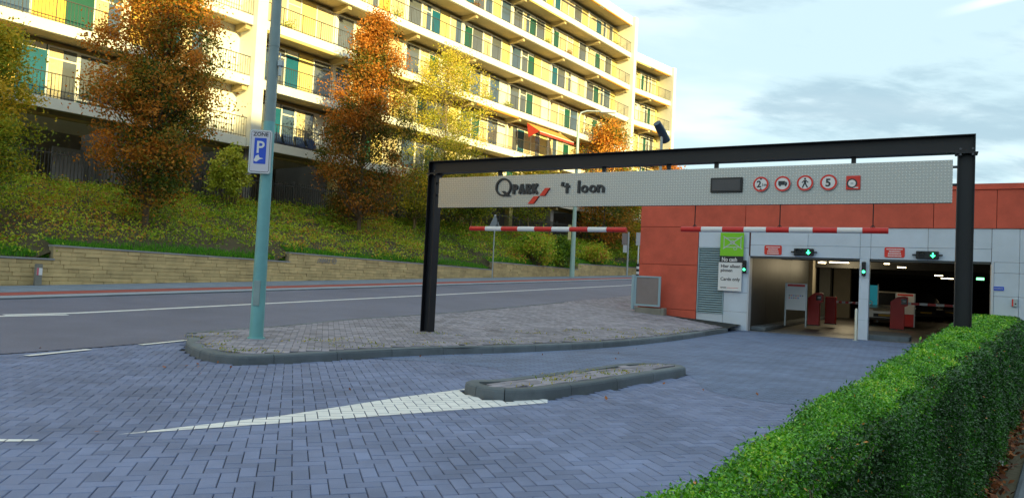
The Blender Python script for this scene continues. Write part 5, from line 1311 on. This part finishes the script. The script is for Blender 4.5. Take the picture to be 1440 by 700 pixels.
# ================================================================== VEGETATION
def leaf_quads(cen, size, rng, up=0.0, fold=.25, aspect=.55, along=None):
    """kite-shaped leaves at the given centres"""
    n = len(cen); u = rng.normal(size=(n, 3)); 
    if along is not None: u = u*.6+along
    u /= np.linalg.norm(u, axis=1)[:, None]
    w = rng.normal(size=(n, 3)); w[:, 2] += up*3; v = np.cross(w, u); v /= np.linalg.norm(v, axis=1)[:, None]+1e-9; nn = np.cross(u, v)
    L = size[:, None]; Wd = L*aspect
    a = cen-u*L*.5; b = cen+v*Wd*.5+nn*L*fold*.2-u*L*.05; c = cen+u*L*.5+nn*L*fold*.15; d = cen-v*Wd*.5+nn*L*fold*.2-u*L*.05
    V_ = np.stack([a, b, c, d], 1).reshape(-1, 3); return V_, np.arange(n*4).reshape(n, 4)
L_ORANGE = leaf_mat('autumn_orange_leaves', [(0, '#3e5418'), (.25, '#6c7a22'), (.42, '#a07c24'), (.68, '#cc7e28'), (1, '#ecA43e')], .55, .35)
L_RUST = leaf_mat('rust_leaves', [(0, '#46581c'), (.25, '#746e22'), (.5, '#a06820'), (1, '#d4842a')], .55, .35)
L_YELLOW = leaf_mat('yellow_green_leaves', [(0, '#5a7020'), (.35, '#96a428'), (.7, '#d0b830'), (1, '#ecc23c')], .55, .4)
L_BIRCH = leaf_mat('pale_yellow_leaves', [(0, '#74802a'), (.4, '#b4b032'), (.75, '#dcc446'), (1, '#f0d460')], .55, .4)
L_BAMB = leaf_mat('bamboo_leaves', [(0, '#84922a'), (.5, '#bcc23c'), (1, '#dcd058')], .55, .35)
L_COVER = leaf_mat('ground_cover_leaves', [(0, '#46661a'), (.3, '#7ca024'), (.55, '#a8c22c'), (.75, '#c8c83c'), (.88, '#cc9838'), (1, '#d08c44')], .55, .3)
L_GRASS = leaf_mat('grass_blades', [(0, '#2c6a10'), (.5, '#4f9a16'), (1, '#7cb424')], .6, .3)
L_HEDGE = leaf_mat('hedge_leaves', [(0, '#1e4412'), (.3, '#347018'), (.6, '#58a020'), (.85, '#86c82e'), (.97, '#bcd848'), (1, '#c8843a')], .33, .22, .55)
L_DEAD = leaf_mat('fallen_leaves', [(0, '#3a2016'), (.5, '#7a4426'), (1, '#a8683a')], .8, .1)
L_WEED = leaf_mat('weeds', [(0, '#5c7a1c'), (.5, '#98a030'), (1, '#c8a844')], .7, .3)
def tree(name, label, base, height, rx, trunk_h, leafm, nleaf, lsize, seed, prof='oval', trunk_r=.09, bark=None, group=None, clump=.32, ntips=150, stems=1, lean=(0, 0), squash=1.0, dens_top=1.0):
    rng = np.random.default_rng(seed); t = thing(name, label, 'tree', base, 0, group); bark = bark or M_BARK
    ch = height-trunk_h
    def radius(f):
        if prof == 'oval': return math.sin(math.pi*min(max(f*.93+.05, 0), 1))**.62
        if prof == 'column': return (math.sin(math.pi*min(max(f*.9+.08, 0), 1))**.7)*(1-.55*f)*1.35
        if prof == 'teardrop': return min(1, f*3.4+.25)*(1-f)**.7*1.12
        if prof == 'umbrella': return min(1, f*2.5+.3)*(1-.5*f*f)
    tips = []
    while len(tips) < ntips:
        f = rng.uniform(0, 1)**dens_top; r = radius(f); a = rng.uniform(0, 2*math.pi); q = math.sqrt(rng.uniform(.03, 1))
        wob = 1+.22*math.sin(3*a+seed)+.12*math.sin(5*a+9*f+seed)
        tips.append((lean[0]*f+rx*r*q*wob*math.cos(a), lean[1]*f+rx*r*q*wob*math.sin(a)*squash, trunk_h+ch*f, f, q))
    tm = MB()
    for sidx in range(stems):
        off = np.array([0, 0, 0]) if stems == 1 else np.array([rng.normal(0, .22), rng.normal(0, .22), 0])
        pts = [off+np.array([lean[0]*f*.9+.05*rx*math.sin(5*f+seed+sidx), lean[1]*f*.9+.05*rx*math.cos(4*f+seed), (trunk_h+ch*.92)*f-.15*(f == 0)]) for f in np.linspace(0, 1, 9)]
        tm.tube(pts, [trunk_r*(1-.88*f)+.008 for f in np.linspace(0, 1, 9)], 8)
    tm.build('trunk', bark, t)
    lm = MB(); spine = pts
    for (x, y, z, f, q) in tips[::2]:
        zb = max(trunk_h*.85, z-(.5+.5*q)*rx*.9); g = min(zb/(trunk_h+ch*.92), 1); i = min(int(g*8), 7); w = g*8-i
        p0 = spine[i]*(1-w)+spine[i+1]*w; p1 = np.array([x, y, z]); m = (p0+p1)/2+np.array([0, 0, -.08*rx])+rng.normal(0, .06, 3)
        lm.tube([p0, m, p1], [trunk_r*.28*(1-.6*f)+.006, trunk_r*.16+.004, .004], 5, cap=False)
    lm.build('limbs', bark, t)
    nleaf = int(nleaf*1.5); lsize *= 1.0; nleaf = int(nleaf*(.95 if leafm in (L_ORANGE, L_RUST) else 1)); tips = np.array(tips); per = nleaf//len(tips)
    cl = rng.uniform(.55, 1.25, len(tips)); cen = np.repeat(tips[:, :3], per, 0)+rng.normal(size=(per*len(tips), 3))*np.repeat(cl, per)[:, None]*clump*np.array([1, 1, .8])
    tone = np.repeat(rng.uniform(-.42, .42, len(tips)), per)
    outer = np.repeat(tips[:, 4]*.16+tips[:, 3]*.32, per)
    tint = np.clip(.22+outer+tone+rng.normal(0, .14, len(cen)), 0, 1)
    V_, Q_ = leaf_quads(cen, lsize*rng.uniform(.6, 1.3, len(cen)), rng, .15)
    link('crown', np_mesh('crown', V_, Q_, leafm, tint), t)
    return t
def on_bank(px, py): 
    p = emb_hit(px, py)
    return p if p is not None else RP(20, 14, 2)
def mpx(p): return float((np.asarray(p)-CAM)@FW)/FPX
p = on_bank(205, 318); m = mpx(p)
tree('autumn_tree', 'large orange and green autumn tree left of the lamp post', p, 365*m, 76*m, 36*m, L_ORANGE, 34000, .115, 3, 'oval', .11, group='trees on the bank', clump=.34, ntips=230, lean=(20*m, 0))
p = on_bank(10, 322); m = mpx(p)
tree('yellow_green_tree', 'yellow green tree at the left edge before the ground floor', p-RU*1.3, 268*m, 76*m, 30*m, L_YELLOW, 24000, .10, 5, 'umbrella', .09, group='trees on the bank', clump=.30, ntips=170, lean=(14*m, 0))
p = on_bank(500, 327); m = mpx(p)
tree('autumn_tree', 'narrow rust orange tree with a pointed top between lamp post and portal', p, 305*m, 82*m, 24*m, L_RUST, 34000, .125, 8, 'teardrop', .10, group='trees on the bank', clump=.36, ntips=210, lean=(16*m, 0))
p = on_bank(612, 322); m = mpx(p)
tree('birch_tree', 'airy pale yellow tree behind the left portal post', p, 245*m, 68*m, 50*m, L_BIRCH, 17000, .12, 12, 'oval', .07, M_BARKP, group='trees on the bank', clump=.42, ntips=150, lean=(10*m, 0))
p = on_bank(590, 327); m = mpx(p)
tree('multi_stem_tree', 'small tree with several thin stems and golden leaves left of the black post', p, 82*m, 44*m, 22*m, L_YELLOW, 4200, .13, 15, 'umbrella', .05, M_BARKP, group='trees on the bank', clump=.34, ntips=60, stems=3)
p = on_bank(660, 334); m = mpx(p)
tree('young_tree', 'young green and yellow tree seen under the left part of the sign', p, 92*m, 62*m, 34*m, L_YELLOW, 8000, .14, 18, 'umbrella', .06, M_BARKP, group='trees on the bank', clump=.42, ntips=80)
p = on_bank(742, 348); m = mpx(p)
tree('young_tree', 'young green tree under the sign lettering', p, 112*m, 42*m, 44*m, L_YELLOW, 5000, .16, 21, 'umbrella', .06, M_BARKP, group='trees on the bank', clump=.42, ntips=60)
p = on_bank(848, 352); m = mpx(p)
tree('autumn_tree', 'orange tree beside the red wall, rising above the portal beam', p, 182*m, 46*m, 12*m, L_ORANGE, 15000, .19, 24, 'column', .10, group='trees on the bank', clump=.55, ntips=120)
p = on_bank(884, 352); m = mpx(p)
tree('autumn_tree', 'golden tree tucked against the red wall above the banded post', p, 72*m, 26*m, 10*m, L_YELLOW, 4500, .19, 27, 'oval', .08, group='trees on the bank', clump=.5, ntips=50)
p = np.array(RP(64, 13.0)); p[2] = road_z(64, 8)+.6; m = mpx(p); x_, y_ = pr(p)
tree('autumn_tree', 'rust coloured tree top beside the camera mast above the beam', np.array([float(G(934, 300, 3)[0])*0+ (934-720)/FPX*58, 58, 1.8]), 9.6, 1.35, 1.6, L_RUST, 6000, .2, 31, 'column', .10, group='trees on the bank', clump=.5, ntips=70)

# ---- shrubs
def shrub(name, label, base, rx, ry, h, leafm, n, ls, seed, along=None, group=None, tone=0.0):
    rng = np.random.default_rng(seed); t = thing(name, label, 'shrub', base, WF.ang, group); st = MB(); k = max(12, int(n/110)); tips = []
    for i in range(k):
        a = rng.uniform(0, 2*math.pi); q = math.sqrt(rng.uniform(0, 1)); f = rng.uniform(.25, 1)
        tips.append((rx*q*math.cos(a)*(1-.35*f), ry*q*math.sin(a)*(1-.35*f), h*f*(1-.35*q*q)))
    for x, y, z in tips[::2]: st.tube([(x*.3, y*.3, -.1), (x*.7, y*.7, z*.55), (x, y, z)], [.018, .012, .005], 5, cap=False)
    st.build('stems', M_BARK, t); tips = np.array(tips); per = n//k
    cen = np.repeat(tips, per, 0)+rng.normal(size=(per*k, 3))*min(rx, ry, h)*.2
    tint = np.clip(.45+tone+np.repeat(rng.uniform(-.25, .25, k), per)+rng.normal(0, .15, len(cen)), 0, 1)
    V_, Q_ = leaf_quads(cen, ls*rng.uniform(.6, 1.3, len(cen)), rng, .2, along=along); link('foliage', np_mesh('foliage', V_, Q_, leafm, tint), t); return t
p = on_bank(325, 292); m = mpx(p)
shrub('bamboo_clump', 'light green feathery bamboo clump right of the large orange tree', p, 40*m, 22*m, 96*m, L_BAMB, 3000, .16, 2, np.array([.1, 0, -.6]))
p = on_bank(752, 372); m = mpx(p)
shrub('bank_shrub', 'yellowish rounded shrub on the bank under the sign lettering', p, 42*m, 26*m, 46*m, L_COVER, 5200, .15, 6, group='shrubs on the bank', tone=.1)
p = on_bank(786, 374); m = mpx(p)
shrub('bank_shrub', 'dark green shrub left of the far street lamp pole', p, 24*m, 22*m, 40*m, L_COVER, 3600, .15, 9, group='shrubs on the bank', tone=-.25)
p = on_bank(835, 370); m = mpx(p)
shrub('bank_shrub', 'low golden green shrub right of the far street lamp pole', p, 36*m, 20*m, 26*m, L_COVER, 3000, .17, 10, group='shrubs on the bank', tone=.15)

# ---- planting on the bank: low leafy ground cover, and a grass strip at the wall
rng = np.random.default_rng(41); cen = []; tn = []; sz = []
def fbm(x, y): return .5*math.sin(x*.7+1.3*math.sin(y*.5))+.3*math.sin(x*1.9+y*1.3+2)+.2*math.sin(x*4.1-y*3.3)
count = 0
while count < 8200:
    s = rng.uniform(-6, 1)*0+ (-5+75*rng.uniform(0, 1)**1.6); l0 = L_WALL+.25
    p0_ = P0+s*RU; lb = (-BF.l(p0_)[1])/(RL@bN)*1.0
    l = l0+(lb+1.0-l0)*rng.uniform(0, 1); q = p0_+l*RL; x, y = q[0], q[1]
    z = emb_z(x, y); d = math.hypot(x, y); nf = fbm(x, y)
    if l < L_WALL+.9 and nf < .25: continue
    n_ = 16; r = .16+.1*rng.uniform(); hgt = .14+.42*max(0, fbm(x*.8+4, y*.8+2))+.1*rng.uniform()
    c = np.array([x, y, z])+rng.normal(size=(n_, 3))*np.array([r, r, 0]); c[:, 2] += np.abs(rng.normal(size=n_))*hgt*.6+.02
    cen.append(c); tone = .47+.20*nf+.22*max(0, fbm(x*.6+9, y*.6))+rng.normal(0, .08)
    if rng.uniform() < .12: tone += .35
    tn.append(np.clip(tone+rng.normal(0, .12, n_), 0, 1)); sz.append(np.full(n_, .055+.0013*d)); count += 1
cen = np.concatenate(cen); V_, Q_ = leaf_quads(cen, np.concatenate(sz)*rng.uniform(.6, 1.4, len(cen)), rng, .35)
link('ground_cover', np_mesh('ground_cover', V_, Q_, L_COVER, np.concatenate(tn)), kind='stuff')
n = 26000; s = -5+60*rng.uniform(size=n)**1.5; l = L_WALL+.18+np.abs(rng.normal(0, .28, n)); cen = np.zeros((n, 3))
for i in range(n):
    q = P0+s[i]*RU+l[i]*RL; cen[i] = (q[0], q[1], emb_z(q[0], q[1])+.05)
V_, Q_ = leaf_quads(cen, rng.uniform(.1, .2, n), rng, 0, aspect=.12, along=np.array([0, 0, 1.6])); link('grass_strip', np_mesh('grass_strip', V_, Q_, L_GRASS, rng.uniform(0, 1, n)), kind='stuff')

# ---- clipped hedge along the right of the entrance
HD = np.array([1.0, 1.465]); HD /= np.linalg.norm(HD); HNr = np.array([HD[1], -HD[0]])       # along it / to its right
H0 = np.array([.23, 1.32]); HW, HH = .52, .9; HLEN = 21.3; HS0 = -.95
hp = H0+HD*HS0
hedge = thing('hedge', 'low clipped green hedge running from the foreground to the pale wall of the garage', 'hedge', (hp[0], hp[1], 0))
def hpt(s, v, z): q = HD*s+HNr*v; return (q[0], q[1], z)
core = MB(); rows = []
L_ = HLEN-HS0
def vtop(s):
    Y = hp[1]+HD[1]*np.asarray(s); return np.clip(.12+.06*Y, .2, 1.0)
def vfoot(s):
    Y = hp[1]+HD[1]*np.asarray(s); return np.clip(.12+.083*Y, .3, 1.3)
def vside(s, z): return vtop(s)+(vfoot(s)-vtop(s))*(1-z/HH)**.8
for s in np.arange(0, L_+.01, .3): rows.append([hpt(s, .06, -.02), hpt(s, .05, HH-.12), hpt(s, .08, HH-.06), hpt(s, vtop(s)-.07, HH-.06), hpt(s, vtop(s)-.04, HH-.14), hpt(s, vfoot(s)-.07, -.02)])
core = strip_mesh(rows); core.f = [f[::-1] for f in core.f]; core.add(rows[0], [tuple(range(6))]); core.add(rows[-1], [tuple(range(5, -1, -1))])
core.build('twig_core', mat('hedge_inside', (.022, .024, .010), .95, var=.5, vscale=14), hedge)
rng = np.random.default_rng(77)
def hedge_leaves(n, face, s0, s1, size, lo=None):
    s = s0+(s1-s0)*rng.uniform(size=n); c = np.zeros((n, 3)); out = np.zeros(3)
    undul = .018*np.sin(s*3.1)+.014*np.sin(s*7.7+1)
    if face == 'top':
        wv = vtop(s); v = rng.uniform(0, 1, n)*wv; z = HH+undul*.7+rng.normal(-.018, .013, n)-np.abs((v-wv/2)/(wv/2))**5*.05; up_ = np.array([0, 0, 1.0])
        sp = rng.uniform(size=n) < .02; z = np.where(sp, z+rng.uniform(.005, .022, n), z)
    elif face == 'right': z = HH*rng.uniform(size=n)**.85-.0; v = vside(s, z)-.01+undul+rng.normal(-.02, .024, n)
    elif face == 'left': z = HH*rng.uniform(size=n); v = .02-undul+rng.normal(.02, .024, n)
    else: z = HH*rng.uniform(size=n); v = rng.uniform(0, 1, n)*.5; s = s1+rng.normal(-.02, .02, n) if face == 'far' else s0+rng.normal(.02, .02, n)
    q = HD[None]*s[:, None]+HNr[None]*v[:, None]; c = np.c_[q, z]
    patch = .16*np.sin(s*2.3+v*9)*np.sin(s*5.1+v*17+1.7)
    base = {'top': .61, 'right': .12, 'left': .42}.get(face, .4)  # right side's shade is put into its darker leaf tint
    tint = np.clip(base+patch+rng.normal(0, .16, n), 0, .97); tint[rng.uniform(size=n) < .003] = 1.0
    sz = size*rng.uniform(.55, 1.5, n)
    return c, tint, sz
parts_ = []
for (s0, s1, sz_, dens) in ((0, 1.2, .0095, 68000), (1.2, 2.6, .0102, 58000), (2.6, 4.6, .0125, 34000), (4.6, 8, .018, 15000), (8, 13, .027, 6400), (13, L_, .04, 2900)):
    ln = s1-s0
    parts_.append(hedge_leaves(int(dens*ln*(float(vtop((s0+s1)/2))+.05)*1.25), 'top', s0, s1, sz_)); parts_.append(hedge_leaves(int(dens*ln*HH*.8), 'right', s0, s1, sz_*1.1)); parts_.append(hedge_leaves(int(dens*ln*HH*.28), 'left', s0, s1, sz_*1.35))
parts_.append(hedge_leaves(3000, 'far', 0, L_, .05)); parts_.append(hedge_leaves(14000, 'near', 0, L_, .012))
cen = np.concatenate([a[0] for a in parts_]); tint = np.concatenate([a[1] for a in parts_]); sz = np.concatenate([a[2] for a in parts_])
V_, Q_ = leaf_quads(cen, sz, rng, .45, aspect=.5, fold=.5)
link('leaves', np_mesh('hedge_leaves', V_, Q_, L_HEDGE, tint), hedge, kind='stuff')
tw = MB()
for i in range(420):
    s = rng.uniform(.2, 5); v = rng.uniform(.02, .25); p0_ = np.array(hpt(s, v, HH-.1)); tw.tube([p0_, p0_+np.array([rng.normal(0, .02), rng.normal(0, .02), rng.uniform(.05, .10)])], [.0016, .0008], 4, cap=False)
tw.build('twigs', mat('hedge_twig', (.16, .12, .08), .85), hedge, kind='stuff')
# strip of soil, kerb and paving on the far side of the hedge
def hsheet(name, v0, v1, z, m):
    rows = []
    for s in (-.6, 2, 4, 6, 8, 10, 12, 15, L_):
        rows.append([tuple(np.r_[hp, 0]+np.array(hpt(s, v, z))) for v in (float(vfoot(s))+v0 if v0 > -.5 else -.05, float(vfoot(s))+v1)])
    mb = strip_mesh(rows); mb.f = [f[::-1] for f in mb.f]; return structure(mb.build(name, m))
hsheet('soil_strip', -.9, .13, .004, M_SOIL)
hsheet('side_path', .19, 2.6, .012, mat('grey_path', (.13, .14, .18), .8, var=.3, vscale=3, bump=.4, bscale=150, stain=.3))
kc_ = [hp+HD*s+HNr*(float(vfoot(s))+.115) for s in np.arange(-.6, L_, .25)]
edge_k = hsheet('path_edging', .11, .2, .002, M_KERB)
kerb_run('edging', np.array(kc_), -1, edge_k, lambda i: 4, w=.085, h=.045)
n = 1300; s = rng.uniform(.3, 12, n); v = vfoot(s)-.05+np.abs(rng.normal(0, .07, n)); v = np.minimum(v, vfoot(s)+.3); q = hp+HD[None]*s[:, None]+HNr[None]*v[:, None]
V_, Q_ = leaf_quads(np.c_[q, rng.uniform(.015, .05, n)], rng.uniform(.03, .07, n), rng, 1.2, aspect=.7); link('fallen_leaves', np_mesh('fallen_leaves', V_, Q_, L_DEAD, rng.uniform(0, 1, n)), kind='stuff')
p = G(1408, 653, .03); lt = MB()
for i in range(7): a = rng.normal(0, .012, (4, 3)); lt.add([tuple(p+np.array([.012*math.cos(i), .012*math.sin(i*2), .012])+a_) for a_ in a], [(0, 1, 2), (0, 2, 3), (0, 3, 1)])
o = lt.build('paper_scrap', M_WHITE); o['label'] = 'crumpled white paper scrap among the brown leaves beside the hedge'; o['category'] = 'litter'
# ---- weeds and moss along the kerbs of the two islands, leaves in the gutters
cen = []; 
def tuft(c, n_, r, z): 
    a = rng.normal(size=(n_, 3))*np.array([r, r, .012]); a[:, 2] = np.abs(a[:, 2])+z; a[:, 0] += c[0]; a[:, 1] += c[1]; cen.append(a)
for i in range(95):
    k_ = rng.integers(6, len(kerb_curve)-10); tdir = kerb_curve[min(k_+1, len(kerb_curve)-1)]-kerb_curve[k_]; tdir = tdir/np.linalg.norm(tdir); nn_ = np.array([-tdir[1], tdir[0]])
    c = kerb_curve[k_]+nn_*(.22+abs(rng.normal(0, .22))); tuft(c, 9, .07, isl_z(c)+.01)
for cx, cy in ((-3.2, 11.5), (-2.6, 11.9), (-1.4, 13.7), (.5, 14.9), (1.6, 15.8), (2.4, 16.6), (3.4, 17.6), (-4.6, 11.4)):
    for i in range(10): c = np.array([cx, cy])+rng.normal(0, .25, 2); tuft(c, 8, .06, isl_z(c)+.01)
for i in range(60):
    t_k = rng.uniform(0, 1); k_ = int(t_k*(len(median_curve)-1)); c = median_curve[k_]+(mcen-median_curve[k_])*rng.uniform(.12, .8); 
    if np.min(np.hypot(median_curve[:, 0]-c[0], median_curve[:, 1]-c[1])) < .19: continue
    tuft(c, 9, .06, .118)
cen = np.concatenate(cen); V_, Q_ = leaf_quads(cen, rng.uniform(.02, .06, len(cen)), rng, 0, aspect=.3, along=np.array([0, 0, .7])); link('weeds', np_mesh('weeds', V_, Q_, L_WEED, rng.uniform(0, 1, len(cen))), kind='stuff')
# ---- potted plants on the balconies
def plant(t, k, label, seed, h=.55, flower=False):
    p = BF.w(t, .45, Z0+k*FH+.30); th = thing('potted_plant', label, 'plant', p, BF.ang, 'plants on the balconies'); rg = np.random.default_rng(seed)
    MB().tube([(0, 0, 0), (0, 0, .3)], [.13, .17], 12).build('pot', M_TERRA, th); n = 240
    c = rg.normal(size=(n, 3))*np.array([.17, .17, h*.35]); c[:, 2] = np.abs(c[:, 2])+.3; V_, Q_ = leaf_quads(c, rg.uniform(.06, .13, n), rg); link('foliage', np_mesh('foliage', V_, Q_, L_RUST if flower else L_BAMB, rg.uniform(0, 1, n)), th)
for i, (px, py, k, lab) in enumerate(((405, 25, 2, 'yellow leaved potted plant on the balcony right of the lamp post'), (668, 48, 4, 'potted plant with reddish leaves on an upper balcony left of the sign pole top'), (560, 10, 3, 'broad green potted plant behind a railing above the narrow rust tree'),
        (800, 70, 4, 'reddish potted plant near the far end of an upper balcony'), (770, 62, 4, 'green potted plant on the long upper balcony'), (690, 130, 2, 'green potted plant on the balcony above the awning'), (868, 30, 5, 'potted plant at the far end of the top balcony'), (715, 135, 2, 'small potted plant right of another above the awning'))):
    plant(bt(px, py, .4), k, lab, 100+i, .5+.1*(i % 3), i in (1, 3))

# ---- a few fallen leaves blown over the yard and the road edge
rng = np.random.default_rng(5); c = []
while len(c) < 45:
    q = np.array([rng.uniform(-7, 4), rng.uniform(3, 16)]); s, l = sl((q[0], q[1], 0))
    if inside(q, island_poly) or inside(q, median_poly) or l > edge_l(s)+1.2: continue
    near = min(np.min(np.hypot(kerb_curve[:, 0]-q[0], kerb_curve[:, 1]-q[1])), np.min(np.hypot(median_curve[:, 0]-q[0], median_curve[:, 1]-q[1])))
    if rng.uniform() > math.exp(-near*1.6)+.03: continue
    c.append((q[0], q[1], .02))
c = np.array(c); V_, Q_ = leaf_quads(c, rng.uniform(.03, .06, len(c)), rng, 2.5, aspect=.7); link('loose_leaves', np_mesh('loose_leaves', V_, Q_, L_DEAD, rng.uniform(.3, 1, len(c))), kind='stuff')
